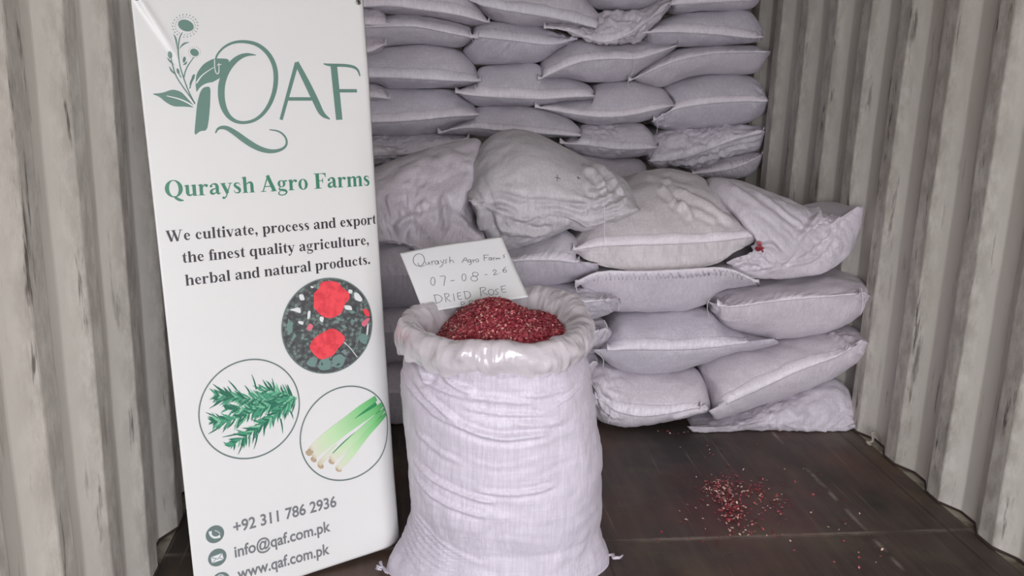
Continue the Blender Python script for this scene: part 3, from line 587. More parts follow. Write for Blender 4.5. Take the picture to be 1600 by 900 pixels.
def pr(z, k): return np.interp(z, prof[:, 2], prof[:, k])
NB = 260; V = []; TH = []
for z in zz:
    cx, hw = pr(max(z, prof[0, 2]), 0), pr(max(z, prof[0, 2]), 1)
    yc = SYB+(SY-SYB)*min(1, z/.12)
    f = min(1, z/.20); b = .165+(.215-.165)*math.sin(f*math.pi/2)      # flat sewn bottom opening into a round body
    b = b if z > .03 else b*(.9+.1*z/.03)
    if z <= .03: hw = hw*(.93+.07*z/.03)
    for i in range(NB):
        t = 2*math.pi*i/NB; c, s = math.cos(t), math.sin(t); e = .9; e2 = .9+.45*(1-f)
        V.append((cx+hw*math.copysign(abs(c)**e, c), yc+b*math.copysign(abs(s)**e2, s), z)); TH.append(t)
V = np.array(V); F = quad_ring_faces(NB, len(zz)); Nn = normals(V, F)
if Nn[V[:, 1] < SY-.1][:, 1].mean() > 0: Nn = -Nn; F = [f[::-1] for f in F]
def c7(p): return zoomed(560, 560, 2.648, p)
SF = [(c7([(215, 110), (330, 195), (450, 265), (600, 290), (780, 270)]), .007, .009), (c7([(185, 135), (290, 215), (430, 262)]), .006, .007), (c7([(430, 175), (560, 190), (760, 200)]), .005, .006), (c7([(230, 465), (380, 522), (560, 545)]), .006, .008),
      (c7([(470, 498), (650, 514), (800, 490)]), .006, .006), (c7([(230, 525), (350, 580), (520, 605)]), .006, .007), (c7([(800, 170), (900, 125), (955, 85)]), .004, .007), (c7([(260, 95), (420, 130), (720, 148)]), .006, .007), (c7([(380, 100), (560, 130), (900, 110)]), .006, .004),
      (c7([(240, 330), (330, 380), (420, 400)]), .007, .004), (c7([(250, 20), (260, 60), (290, 110)]), .008, .012), (c7([(330, 30), (380, 90), (470, 110)]), .007, .008), (c7([(620, 225), (740, 240), (830, 235)]), .008, .005)]
for k in range(9):
    SF.append((c7([(235-12*k, 690+24*k), (300-12*k, 740+24*k), (400-8*k, 790+18*k), (520, 815+12*k)]), .0045, .0045))
d = .010*nz(V, 5, (2, 0, 0))+.004*nz(V, 14, (2, 3, 0))+.0035*creases(V, 11, 4)+.0022*np.array([mn.noise((v[0]*5, v[1]*5, v[2]*60+3*mn.noise((v[0]*5, 1, v[2]*4)))) for v in V])
fr = V[:, 1] < SY; d[fr] += fold_disp(V[fr], SF, SY-.15)
bk = ~fr; d[bk] += .004*creases(V[bk], 16, 8)
d *= np.clip(V[:, 2]/.05, 0, 1)*.9+.1
V = V+Nn*d[:, None]; V[:, 2] = np.maximum(V[:, 2], .001)
big = empty('open_woven_sack', (float(prof[:, 0].mean()), SY, 0)); big.matrix_basis = Matrix.Translation(big.location)
tag(big, 'tall white woven sack standing open on the floor, full of crumbled red rose petals', 'sack')
n0 = len(V); V = np.vstack([V, [[float(prof[0, 0]), SY, .001]]]); F = list(F)+[(n0, i, (i+1) % NB) for i in range(NB)]
mesh_obj('body', V, F, M_SACKB, big)
# turned-over cloth mouth and liner collar share a crest line
crest_px = [(634, 488, 2.28), (648, 512, 2.19), (690, 529, 2.11), (740, 532, 2.075), (785, 533, 2.065), (835, 533, 2.075), (876, 526, 2.11), (904, 508, 2.19), (908, 486, 2.28), (890, 458, 2.37), (850, 447, 2.45), (790, 452, 2.48), (730, 462, 2.46), (675, 470, 2.38)]
CR = np.array([at_y(*p) for p in crest_px])
def closed_spline(P, n):
    P = np.asarray(P); m_ = len(P); out = []
    for k in range(n):
        u = k*m_/n; i = int(u); t = u-i; p0, p1, p2, p3 = P[(i-1) % m_], P[i % m_], P[(i+1) % m_], P[(i+2) % m_]
        out.append(.5*((2*p1)+(-p0+p2)*t+(2*p0-5*p1+4*p2-p3)*t*t+(-p0+3*p1-3*p2+p3)*t**3))
    return np.array(out)
NC = 420; crest = closed_spline(CR, NC); cc = crest.mean(0)
def collar(profile, seed, wob, rw):
    V = []; K = len(profile)
    for j, (ro, dz) in enumerate(profile):
        for i in range(NC):
            p = crest[i]; rd = p-cc; rd[2] = 0; rd = rd/np.linalg.norm(rd); th = 2*math.pi*i/NC
            h = 1+.25*mn.noise((2.2*math.cos(th), 2.2*math.sin(th), seed)) + .12*mn.noise((6*math.cos(th), 6*math.sin(th), seed))
            r = ro + (rw*mn.noise((2.6*math.cos(th), 2.6*math.sin(th), j*.10+seed)) + rw*.35*mn.noise((7*math.cos(th), 7*math.sin(th), j*.25+seed)))*min(1, abs(dz)*30+.25)
            V.append(p+rd*r+np.array([0, 0, dz*(h if dz < 0 else 1)]))
    V = np.array(V); F = quad_ring_faces(NC, K); Nn = normals(V, F)
    d = wob*creases(V*np.array([.8, .8, 1.3]), 11, seed)+wob*.5*creases(V, 24, seed+3)+wob*.12*creases(V, 60, seed+5)
    V = V+Nn*d[:, None]
    return V, F
cuff = collar([(-.010, -.02), (.004, -.012), (.014, -.02), (.019, -.04), (.017, -.06), (.012, -.075), (.008, -.085)], 3.1, .004, .006)
mesh_obj('turned_cloth_mouth', *cuff, M_SACKB, big)
lp = [(-.075, -.13), (-.068, -.10), (-.062, -.075), (-.055, -.05), (-.046, -.032), (-.036, -.018), (-.025, -.008), (-.012, -.002), (.002, .0), (.014, -.004), (.024, -.012), (.030, -.023), (.033, -.036), (.032, -.047), (.030, -.058), (.027, -.070), (.023, -.080)]
lv, lf = collar(lp, 8.2, .0085, .015)
ln = mesh_obj('plastic_liner', lv, lf, M_LINER, big); ln['label'] = 'clear milky plastic liner folded out over the rim'
sm = ln.modifiers.new('sub', 'SUBSURF'); sm.levels = 1; sm.render_levels = 1
# corner ears with frayed yarn
for nm, pts in (('frayed_corner', [(606, 897), (600, 890), (594, 882), (598, 878), (596, 892), (590, 888)]), ('frayed_corner', [(938, 872), (950, 868), (960, 868), (956, 874), (966, 873), (972, 870)])):
    Vv = []; Ff = []
    for k in range(7):
        P = []
        for j, (x, y) in enumerate(pts):
            p = at_z(x, y, .012); P.append(p+np.array([rng.normal(0, .003), rng.normal(0, .003), abs(rng.normal(0, .004))]))
        P = resample(chaikin(P, 2, False), 20); v, f = tube(P, .0022 if k < 4 else .0012, 6); b0 = len(Vv); Vv += list(v); Ff += [tuple(q+b0 for q in ff) for ff in f]
    mesh_obj(nm, Vv, Ff, M_SACKB, big)

# heap of petals in it
ridge = [(655, 545), (668, 535), (683, 524), (700, 507), (720, 488), (745, 474), (765, 468), (790, 470), (808, 479), (830, 489), (850, 490), (868, 498), (882, 512), (890, 530), (900, 545)]
HY = 2.30
RG = np.array([at_y(x, y, HY) for x, y in ridge])
inner = crest + 0
def heap_z(x, y):
    zr = np.interp(x, RG[:, 0], RG[:, 2]); t = (y-HY)
    zf = .535
    k = np.clip(1-(np.abs(t)/np.where(t < 0, .20, .24))**1.8, 0, 1)
    zb = np.where(t < 0, float(at_y(780, 530, 2.10)[2])-.012, .50)
    return zb+(zr-zb)*k
xs = np.linspace(RG[0, 0]+.005, RG[-1, 0]-.005, 90); ys = np.linspace(HY-.20, HY+.17, 60)
V = []; F = []; cx = (xs[0]+xs[-1])/2; rx = (xs[-1]-xs[0])/2
for j in range(60):
    for i in range(90):
        # disc mapping
        u = -1+2*i/89; v = -1+2*j/59; X = cx+rx*.97*u*math.sqrt(1-v*v/2); Y = HY-.012+.195*v*math.sqrt(1-u*u/2)
        rr_ = max(abs(u), abs(v)); V.append((cx+(X-cx)*(1.0 if rr_ < .97 else 1.03), Y if rr_ < .97 else HY-.012+(Y-HY+.012)*1.06, float(heap_z(X, Y))+.003*mn.noise((X*30, Y*30, 1))-(0 if rr_ < .97 else .035)))
for j in range(59):
    for i in range(89):
        a = j*90+i; F.append((a, a+1, a+91, a+90))
def bits(points, nrms, size, seed, name, mat_core=None):
    r = np.random.default_rng(seed); V = []; F = []; T = []
    for p, n in zip(points, nrms):
        t = r.normal(size=3); t -= n*(t@n)*.6; t /= np.linalg.norm(t); b = np.cross(n, t); b /= np.linalg.norm(b)+1e-9
        L = size*r.uniform(.6, 1.5); W_ = L*r.uniform(.45, .8); c = n*L*r.uniform(.1, .5); k = len(V); up = n*r.uniform(0, size*.6)
        pp = p+up
        V += [pp-t*L-b*W_*.3, pp-t*L*.2-b*W_+c, pp+t*L*.7-b*W_*.6+c*.5, pp+t*L*1.0, pp+t*L*.5+b*W_+c*.2, pp-t*L*.4+b*W_*.9+c, pp+n*.001-c*.6]
        F += [(k, k+1, k+6), (k+1, k+2, k+6), (k+2, k+3, k+6), (k+3, k+4, k+6), (k+4, k+5, k+6), (k+5, k, k+6)]
        x = r.random(); tint = r.uniform(0, .6) if x < .72 else (r.uniform(.6, .9) if x < .92 else r.uniform(.9, 1.0)); T += [tint]*7
    return V, F, T
Va = np.array(V); P = []; Nr = []
for _ in range(12500):
    u, v = rng.uniform(-1, 1, 2)
    X = cx+rx*.97*u*math.sqrt(1-v*v/2); Y = HY-.012+.195*v*math.sqrt(1-u*u/2); e = .004
    Z = float(heap_z(X, Y)); gx = (float(heap_z(X+e, Y))-Z)/e; gy = (float(heap_z(X, Y+e))-Z)/e; n = np.array([-gx, -gy, 1]); n /= np.linalg.norm(n)
    rr_ = max(abs(u), abs(v))
    if rr_ > .90:
        k_ = rng.uniform(0, 1); X = cx+(X-cx)*(1+.03*k_); Y = HY-.012+(Y-HY+.012)*(1+.06*k_); Z -= .035*k_; n = n+np.array([X-cx, (Y-HY)*2, 0])*5; n /= np.linalg.norm(n)
    P.append(np.array([X, Y, Z+.001])); Nr.append(n)
bv, bf, bt = bits(P, Nr, .0036, 3, 'x')
k0 = len(V); allV = list(V)+bv; allF = list(F)+[tuple(q+k0 for q in f) for f in bf]
hp = mesh_obj('dried_rose_petals', allV, allF, M_PETAL, None, smooth=False)
a = hp.data.attributes.new('tint', 'FLOAT', 'POINT'); a.data.foreach_set('value', [.12]*k0+bt)
tag(hp, 'heap of crumbled dark red rose petals filling the mouth of the open sack', 'petals', kind='stuff')

if _P:
    bv, bf, bt = bits([p-d*.003 for p, d in _P], [-d for p, d in _P], .0075, 21, 'x')
    po = mesh_obj('petal_crumbs', bv, bf, M_PETAL, None, smooth=False)
    a = po.data.attributes.new('tint', 'FLOAT', 'POINT'); a.data.foreach_set('value', [.2]*len(bv))
    tag(po, 'tiny pinch of dark red petals on the torn white sack mouth near the right wall', 'petals', kind='stuff')

# spilled petals on the floor
P = []
for (x, y, sx_, sy_, n) in [(1125, 758, 14, 7, 60), (1128, 772, 12, 8, 90), (1140, 790, 10, 9, 90), (1148, 800, 8, 6, 40), (1105, 766, 6, 4, 16), (1175, 766, 12, 9, 50), (1210, 790, 14, 9, 40), (1155, 822, 12, 8, 24), (1160, 780, 60, 30, 90), (1170, 830, 60, 14, 40), (1060, 680, 25, 3, 8), (1100, 705, 20, 8, 8), (1320, 830, 40, 30, 20)]:
    for _ in range(n):
        q_ = at_z(rng.normal(x, sx_), rng.normal(y, sy_))
        if q_[0] < XR-.02: P.append(q_+np.array([0, 0, .002]))
bv, bf, bt = bits(P, [np.array([0, 0, 1.])]*len(P), .0042, 11, 'x')
bv = [np.array([v[0], v[1], max(v[2], .0006)]) for v in bv]
so = mesh_obj('spilled_petals', bv, bf, M_PETAL, None, smooth=False)
rr = np.random.default_rng(5); bt2 = np.repeat([(.98 if rr.random() < .28 else rr.uniform(0, .85)) for _ in P], 7)
a = so.data.attributes.new('tint', 'FLOAT', 'POINT'); a.data.foreach_set('value', list(bt2))
tag(so, 'sprinkle of crumbled rose petals spilled on the dark floor', 'petals', kind='stuff')

# ------------------------------------------------------------------ flat prints: ribbons and polygons on a plane
class Sheet:
    """a plane through three points; pixels of the photograph are carried onto it"""
    def __init__(s, tl, tr, bl, wave=None):
        s.o = np.array(tl, float); s.u = np.array(tr, float)-s.o; s.W = np.linalg.norm(s.u); s.u /= s.W
        v = np.array(bl, float)-s.o; s.v = v-s.u*(v@s.u); s.H = np.linalg.norm(s.v); s.v /= s.H; s.n = np.cross(s.v, s.u)
        if s.n@(CP-s.o) < 0: s.n = -s.n
        s.wave = wave or (lambda u, v: 0.0)
    def uv(s, x, y):
        d = ray(x, y); t = ((s.o-CP)@s.n)/(d@s.n); p = CP+d*t-s.o; return np.array([p@s.u, p@s.v])
    def P(s, u, v, off=0.0): return s.o+s.u*u+s.v*v+s.n*(off+s.wave(u, v))
class Print:
    def __init__(s, sheet, off=.0008): s.s = sheet; s.off = off; s.V = []; s.F = []; s.M = []
    def poly(s, uv, mi=0, lift=0):
        k = len(s.V); s.V += [s.s.P(u, v, s.off+lift) for u, v in uv]; s.F.append(tuple(range(k, k+len(uv)))); s.M.append(mi)
    def ribbon(s, uv, wd, mi=0, lift=0, caps=False):
        uv = np.asarray(uv, float); n = len(uv); wd = np.full(n, wd) if np.isscalar(wd) else np.asarray(wd)
        tg = np.zeros_like(uv); tg[1:-1] = uv[2:]-uv[:-2]; tg[0] = uv[1]-uv[0]; tg[-1] = uv[-1]-uv[-2]
        if np.linalg.norm(uv[0]-uv[-1]) < 1e-7: tg[0] = tg[-1] = uv[1]-uv[-2]
        tg /= np.linalg.norm(tg, axis=1, keepdims=True)+1e-12; nn = np.stack([-tg[:, 1], tg[:, 0]], 1)
        k = len(s.V)
        for p, q_, w_ in zip(uv, nn, wd): s.V += [s.s.P(*(p+q_*w_/2), s.off+lift), s.s.P(*(p-q_*w_/2), s.off+lift)]
        for i in range(n-1): s.F.append((k+2*i, k+2*i+1, k+2*i+3, k+2*i+2)); s.M.append(mi)
    def build(s, name, mats, parent=None):
        return mesh_obj(name, s.V, s.F, None, parent, smooth=False, mats=mats, fmat=s.M)
def smooth_w(pts, wd, it=3):
    A = np.array([(p[0], p[1], w_) for p, w_ in zip(pts, wd)], float); A = chaikin(A, it, False); return A[:, :2], A[:, 2]

# serif letter shapes, in em units: list of primitives
def R_(x0, y0, x1, y1): return ('p', [(x0, y0), (x1, y0), (x1, y1), (x0, y1)])
def S_(pts, w_): return ('s', pts, w_)
def C_(x, y, r): return ('p', [(x+r*math.cos(t*math.pi/8), y+r*math.sin(t*math.pi/8)) for t in range(16)])
def O_(cx, cy, rx, ry, ts, tt): return ('o', cx, cy, rx, ry, ts, tt)
def flag(x, y, d=.05): return ('p', [(x-.055, y-.035), (x, y-.01), (x, y-.06), (x-.055, y-.055)])
def stemu(x, y0, y1, w_=.14): return [R_(x, y0, x+w_, y1), flag(x+.005, y1)]
bowlR = S_([(.20, .36), (.28, .44), (.38, .43), (.445, .33), (.455, .22), (.43, .10), (.36, .025), (.28, .02), (.20, .07)], [.03, .045, .09, .13, .14, .13, .08, .045, .03])
def mir(pr_, cx): return S_([(2*cx-x, y) for x, y in pr_[1]], pr_[2])
GL = {
 'n': (.556, stemu(.07, 0, .46)+[R_(.02, 0, .26, .03), S_([(.20, .35), (.27, .42), (.36, .44), (.43, .40), (.435, .30)], [.03, .05, .08, .12, .14]), R_(.365, 0, .505, .31), R_(.32, 0, .545, .03)]),
 'h': (.556, stemu(.07, 0, .68)+[R_(.02, 0, .26, .03), S_([(.20, .35), (.27, .42), (.36, .44), (.43, .40), (.435, .30)], [.03, .05, .08, .12, .14]), R_(.365, 0, .505, .31), R_(.32, 0, .545, .03)]),
 'm': (.833, stemu(.07, 0, .46)+[R_(.02, 0, .26, .03), S_([(.20, .35), (.27, .42), (.35, .44), (.41, .40), (.415, .30)], [.03, .05, .08, .12, .14]), R_(.345, 0, .485, .31), R_(.31, 0, .53, .03), S_([(.48, .35), (.55, .42), (.63, .44), (.69, .40), (.695, .30)], [.03, .05, .08, .12, .14]), R_(.625, 0, .765, .31), R_(.59, 0, .81, .03)]),
 'u': (.556, stemu(.07, .12, .46)+[S_([(.14, .16), (.145, .08), (.20, .03), (.28, .035), (.36, .09)], [.14, .12, .08, .05, .03])]+stemu(.345, 0, .46)+[R_(.45, 0, .54, .03)]),
 'r': (.444, stemu(.07, 0, .46)+[R_(.02, 0, .28, .03), S_([(.20, .32), (.26, .41), (.33, .44)], [.03, .05, .07]), C_(.365, .395, .062)]),
 'a': (.5, [S_([(.31, .27), (.18, .225), (.10, .17), (.09, .09), (.15, .035), (.24, .05), (.31, .10)], [.03, .06, .11, .13, .09, .05, .03]), R_(.285, .08, .42, .36), S_([(.09, .37), (.15, .435), (.24, .45), (.33, .42), (.352, .33)], [.04, .04, .06, .11, .135]), C_(.105, .36, .055), S_([(.352, .10), (.38, .03), (.44, .03), (.48, .07)], [.135, .08, .045, .02])]),
 'y': (.5, [S_([(.09, .45), (.27, .03)], [.14, .14]), S_([(.42, .45), (.26, .03), (.19, -.13), (.11, -.18)], [.04, .045, .05, .05]), C_(.085, -.15, .052), R_(.0, .43, .22, .46), R_(.32, .43, .49, .46)]),
 's': (.389, [S_([(.32, .33), (.30, .42), (.20, .445), (.11, .41), (.09, .345), (.15, .275), (.25, .215), (.30, .13), (.27, .045), (.18, .015), (.08, .045), (.045, .14)], [.02, .03, .05, .08, .10, .12, .13, .12, .08, .045, .03, .02])]),
 'A': (.722, [S_([(.36, .69), (.10, .02)], [.05, .05]), S_([(.335, .69), (.60, .01)], [.15, .16]), R_(.18, .2, .5, .24), R_(0, 0, .23, .03), R_(.44, 0, .71, .03)]),
 'g': (.5, [O_(.215, .305, .175, .155, .11, .03), S_([(.15, .165), (.08, .10), (.13, .045), (.30, .03), (.42, -.02), (.42, -.11), (.30, -.185), (.15, -.185), (.06, -.14), (.07, -.06), (.15, -.01)], [.03, .05, .09, .11, .10, .06, .045, .045, .06, .05, .03]), S_([(.34, .41), (.47, .425)], [.06, .06])]),
 'o': (.5, [O_(.25, .228, .218, .24, .13, .035)]),
 'F': (.611, [R_(.10, 0, .265, .676), R_(.02, 0, .36, .03), R_(.02, .646, .58, .676), ('p', [(.58, .676), (.58, .49), (.555, .49), (.52, .60), (.42, .646), (.42, .676)]), R_(.265, .33, .42, .365), ('p', [(.44, .45), (.44, .24), (.415, .24), (.39, .33), (.39, .365), (.415, .45)])]),
 'Q': (.778, [O_(.385, .335, .355, .355, .17, .035), S_([(.36, .02), (.46, -.07), (.60, -.15), (.74, -.165)], [.05, .12, .11, .03])]),
 'W': (1.0, [S_([(.11, .66), (.31, .0)], [.15, .14]), S_([(.31, .0), (.52, .66)], [.05, .05]), S_([(.45, .66), (.66, .0)], [.15, .14]), S_([(.66, .0), (.87, .66)], [.05, .05]), R_(0, .646, .26, .676), R_(.34, .646, .62, .676), R_(.76, .646, .99, .676)]),
 'e': (.444, [R_(.10, .24, .40, .275), S_([(.36, .26), (.35, .36), (.25, .445), (.135, .39), (.095, .25), (.14, .10), (.24, .035), (.34, .06), (.40, .13)], [.10, .09, .045, .09, .14, .12, .08, .05, .02])]),
 'c': (.444, [C_(.335, .345, .058), S_([(.345, .36), (.31, .43), (.235, .445), (.14, .38), (.095, .24), (.14, .10), (.24, .035), (.34, .06), (.40, .13)], [.04, .04, .04, .09, .14, .12, .08, .05, .02])]),
 'l': (.278, stemu(.07, 0, .68)+[R_(.015, 0, .265, .03)]), 'i': (.278, stemu(.07, 0, .46)+[R_(.015, 0, .265, .03), C_(.14, .60, .082)]),
 't': (.333, [('p', [(.09, .10), (.225, .10), (.225, .62), (.20, .62), (.09, .46)]), R_(.02, .425, .31, .46), S_([(.157, .12), (.18, .04), (.25, .03), (.32, .08)], [.135, .10, .05, .02])]),
 ',': (.25, [C_(.12, .07, .075), S_([(.165, .07), (.16, -.05), (.07, -.14)], [.06, .055, .02])]), '.': (.25, [C_(.125, .07, .08)]),
 'v': (.5, [S_([(.09, .45), (.27, .0)], [.14, .13]), S_([(.42, .45), (.27, .0)], [.04, .045]), R_(.0, .43, .22, .46), R_(.32, .43, .49, .46)]),
 'x': (.5, [S_([(.10, .45), (.38, .01)], [.15, .15]), S_([(.40, .45), (.09, .01)], [.04, .04]), R_(.0, .43, .22, .46), R_(.31, .43, .48, .46), R_(.01, 0, .19, .03), R_(.26, 0, .49, .03)]),
 'p': (.556, stemu(.07, -.2, .46)+[R_(.02, -.205, .28, -.175), bowlR]), 'b': (.556, stemu(.07, .0, .68)+[bowlR]),
 'd': (.556, stemu(.345, 0, .68)+[mir(bowlR, .275), R_(.45, 0, .54, .03)]), 'q': (.556, [R_(.345, -.2, .485, .45), mir(bowlR, .275), R_(.28, -.205, .54, -.175)]),
 'f': (.333, [R_(.085, 0, .225, .5), S_([(.155, .48), (.17, .60), (.24, .66), (.31, .65)], [.14, .11, .05, .04]), C_(.325, .60, .052), R_(.02, .425, .32, .46), R_(.02, 0, .30, .03)]),
}
GL['fi'] = (.556, GL['f'][1]+[R_(.35, 0, .49, .46), R_(.30, 0, .54, .03), R_(.2, .43, .49, .46)])
def serif_line(pt, text, p0, p1, mi=0):
    """p0, p1: baseline ends in photograph pixels, carried to the sheet"""
    a = pt.s.uv(*p0); b = pt.s.uv(*p1); chars = []
    i = 0
    while i < len(text):
        if text[i:i+2] == 'fi': chars.append('fi'); i += 2
        else: chars.append(text[i]); i += 1
    tot = sum(GL[c][0] if c != ' ' else .25 for c in chars)
    L = np.linalg.norm(b-a); ux = (b-a)/L; uy = np.array([ux[1], -ux[0]]); sc_ = L/tot
    return chars, a, ux, uy, sc_
def put_serif(pt, text, p0, p1, em_y=None, mi=0):
    chars, a, ux, uy, sx_ = serif_line(pt, text, p0, p1); sy_ = em_y or sx_; x = 0
    T = lambda p: tuple(a+ux*(x+p[0])*sx_+uy*p[1]*sy_)
    for c in chars:
        if c == ' ': x += .25; continue
        wdt, prims = GL[c]
        for q_ in prims:
            if q_[0] == 'p': pt.poly([T(p) for p in q_[1]], mi)
            elif q_[0] == 's':
                P_, W_ = smooth_w(q_[1], q_[2], 2 if len(q_[1]) > 2 else 0); pt.ribbon([T(p) for p in P_], W_*(sx_+sy_)/2, mi)
            else:
                _, cx_, cy_, rx_, ry_, ts, tt = q_; k = 28
                for j in range(k):
                    t0, t1 = 2*math.pi*j/k, 2*math.pi*(j+1)/k
                    pt.poly([T((cx_+rx_*math.cos(t0), cy_+ry_*math.sin(t0))), T((cx_+rx_*math.cos(t1), cy_+ry_*math.sin(t1))), T((cx_+(rx_-ts)*math.cos(t1), cy_+(ry_-tt)*math.sin(t1))), T((cx_+(rx_-ts)*math.cos(t0), cy_+(ry_-tt)*math.sin(t0)))], mi)
        x += wdt
def put_sans(sheet, text, p0, p1, cap_px, name, mat, parent, off=.0008, weight=.022):
    cu = bpy.data.curves.new('t', 'FONT'); cu.body = text; cu.size = 1; cu.offset = weight
    o = bpy.data.objects.new('t', cu); COL.objects.link(o); bpy.context.view_layer.update()
    dg = bpy.context.evaluated_depsgraph_get(); me = bpy.data.meshes.new_from_object(o.evaluated_get(dg)); bpy.data.objects.remove(o)
    co = np.array([v.co[:] for v in me.vertices]); w0, w1 = co[:, 0].min(), co[:, 0].max()
    a = sheet.uv(*p0); b = sheet.uv(*p1); L = np.linalg.norm(b-a); ux = (b-a)/L; uy = np.array([ux[1], -ux[0]])
    up = np.linalg.norm(sheet.uv(p0[0], p0[1]-cap_px)-a)/.73
    V = []
    for c in co:
        p = a+ux*(c[0]-w0)/(w1-w0)*L+uy*c[1]*up; V.append(sheet.P(p[0], p[1], off))
    F = [tuple(p.vertices) for p in me.polygons]
    return mesh_obj(name, V, F, mat, parent, smooth=False)

# ------------------------------------------------------------------ the banner
def bwave(u, v):
    fu = u/BW; fv = v/BH
    # gentle sag, curled right border, and a crease running down from the upper left corner
    r = -.048*max(0, (fu-.87)/.13)**2*min(1, max(0, fv*1.4-.2)) - .010*max(0, (fu-.97)/.03)**2
    g = BC; d = abs((u-g[0][0])*(g[1][1]-g[0][1])-(v-g[0][1])*(g[1][0]-g[0][0]))/math.hypot(g[1][0]-g[0][0], g[1][1]-g[0][1])
    along = ((u-g[0][0])*(g[1][0]-g[0][0])+(v-g[0][1])*(g[1][1]-g[0][1]))/(math.hypot(g[1][0]-g[0][0], g[1][1]-g[0][1])**2)
    cre = .006*math.exp(-(d/.008)**2)*max(0, min(1, 1.15-along))*(1 if along > -.3 else 0)
    return r+cre+.004*math.sin(fu*3.3+.6)*math.sin(fv*4.2)
BW, BH = .58, 1.5; BC = [(0, 0), (1, 1)]
T1, T2, T3 = [CP+(np.array(t)-CP)*.9815 for t in ([-.626, 2.271, 1.468], [-.107, 2.530, 1.482], [-.514, 2.130, -.021])]
SH = Sheet(T1, T2, T3)
bc = [SH.uv(203, -14), SH.uv(569, -14), SH.uv(634, 846), SH.uv(309, 956)]
BW = max(p[0] for p in bc); BH = max(p[1] for p in bc); BC = [SH.uv(216, -4), SH.uv(285, 100)]
SH.wave = bwave
def bil(s, t): return (1-s)*(1-t)*bc[0]+s*(1-t)*bc[1]+s*t*bc[2]+(1-s)*t*bc[3]
nu, nv = 130, 220; V = []; F = []
for j in range(nv+1):
    for i in range(nu+1):
        p = bil(i/nu, j/nv); V.append(SH.P(p[0], p[1]))
for j in range(nv):
    for i in range(nu):
        a = j*(nu+1)+i; F.append((a, a+nu+1, a+nu+2, a+1))
V = np.array(V); V[:, 2] = np.maximum(V[:, 2], .003)
ban = empty('banner', tuple(SH.P(BW/2, BH-.005, -.05)*np.array([1, 1, 0]))); ban.matrix_basis = Matrix.Translation(ban.location)
tag(ban, 'tall white vinyl banner with green logo, slogan and herb pictures, left of open sack', 'banner')
sheet = mesh_obj('vinyl_sheet', V, F, M_VINYL, ban)
so_ = sheet.modifiers.new('s', 'SOLIDIFY'); so_.thickness = .0008; so_.offset = 1 if (np.cross(V[F[0][1]]-V[F[0][0]], V[F[0][3]]-V[F[0][0]])@SH.n) < 0 else -1
# grommets + stand
def ringdisc(sheet_, c, r0, r1, off, n=24):
    V = []; F = []
    prof_ = [(r0, 0), (r0, .002), ((r0+r1)/2, .003), (r1, .001), (r1, 0)]
    for r, h in prof_:
        for i in range(n):
            t = 2*math.pi*i/n; V.append(sheet_.P(c[0]+r*math.cos(t), c[1]+r*math.sin(t), off+h))
    return V, quad_ring_faces(n, len(prof_))
M_DARK = plain('grommet_hole', srgb(40, 36, 38), .6); M_GROM = plain('grommet_steel', srgb(150, 148, 146), .3, Metallic=.8)
g1 = SH.uv(560, 3); g0 = SH.uv(213, -4)
for g in (g0, g1, SH.uv(632, 822), SH.uv(315, 902)):
    if g is g0 or g is g1:
        gv = ringdisc(SH, g, .0035, .0075, .0006); go = mesh_obj('grommet', *gv, M_GROM, ban)
        pp = Print(SH, .0012); pp.poly([(g[0]+.0036*math.cos(t*.5), g[1]+.0036*math.sin(t*.5)) for t in range(12)]); pp.build('grommet_hole', [M_DARK], go)
cen = SH.P(BW/2, BH*.55, -.035); M_POLE = plain('stand_pole', srgb(60, 60, 62), .4)
foot = SH.P(BW/2, BH*.5, -.3); foot = np.array([foot[0]-.05, foot[1]+.05, .008])
for c_ in (bil(.04, .02), bil(.96, .02), bil(.96, .97), bil(.04, .97)):
    e = SH.P(c_[0], c_[1], -.008); e[2] = max(e[2], .01); mid = (e+cen)/2
    mesh_obj('stand_arm', *tube(resample([cen, mid, e], 12), .0035, 8), M_POLE, ban)
mesh_obj('stand_foot', *tube(resample([cen, foot], 6), .006, 8), M_POLE, ban)
# logo
def z1(p): return zoomed(200, 0, 3.75, p)
sc1 = np.linalg.norm(SH.uv(420, 100)-SH.uv(400, 100))/20/3.75
def strokes(pt, pts, wd, zf, k=sc1, mi=0, lift=0, it=3):
    P_, W_ = smooth_w(zf(pts), wd, it); uv = [SH.uv(*p) for p in P_]; pt.ribbon(uv, W_*k, mi, lift)
def shape(pt, pts, zf, mi=0, lift=0, it=2, s_=None):
    P_ = chaikin(zf(pts), it) if it else np.array(zf(pts)); pt.poly([(s_ or SH).uv(*p) for p in P_], mi, lift)
def blob(pt, cx_, cy_, rx_, ry_, zf, rot=0, mi=0, lift=0, n=16):
    shape(pt, [(cx_+rx_*math.cos(t*2*math.pi/n)*math.cos(rot)-ry_*math.sin(t*2*math.pi/n)*math.sin(rot), cy_+rx_*math.cos(t*2*math.pi/n)*math.sin(rot)+ry_*math.sin(t*2*math.pi/n)*math.cos(rot)) for t in range(n)], zf, mi, lift, 0)
lg = Print(SH)
strokes(lg, [(512, 350), (520, 320), (560, 275), (620, 246), (690, 243), (760, 260), (820, 310), (858, 380), (868, 460), (855, 550), (815, 640), (750, 705), (665, 724), (600, 700), (558, 640), (542, 560), (548, 480), (578, 405), (632, 345), (690, 318), (748, 323)],
        [10, 10, 12, 14, 18, 22, 26, 28, 28, 26, 22, 18, 16, 24, 34, 38, 38, 36, 30, 20, 4], z1)
strokes(lg, [(510, 780), (525, 750), (570, 745), (625, 778), (690, 828), (760, 870), (830, 890), (895, 880), (930, 850), (925, 805), (885, 768), (826, 760)], [8, 14, 24, 32, 36, 32, 24, 16, 13, 12, 10, 6], z1)
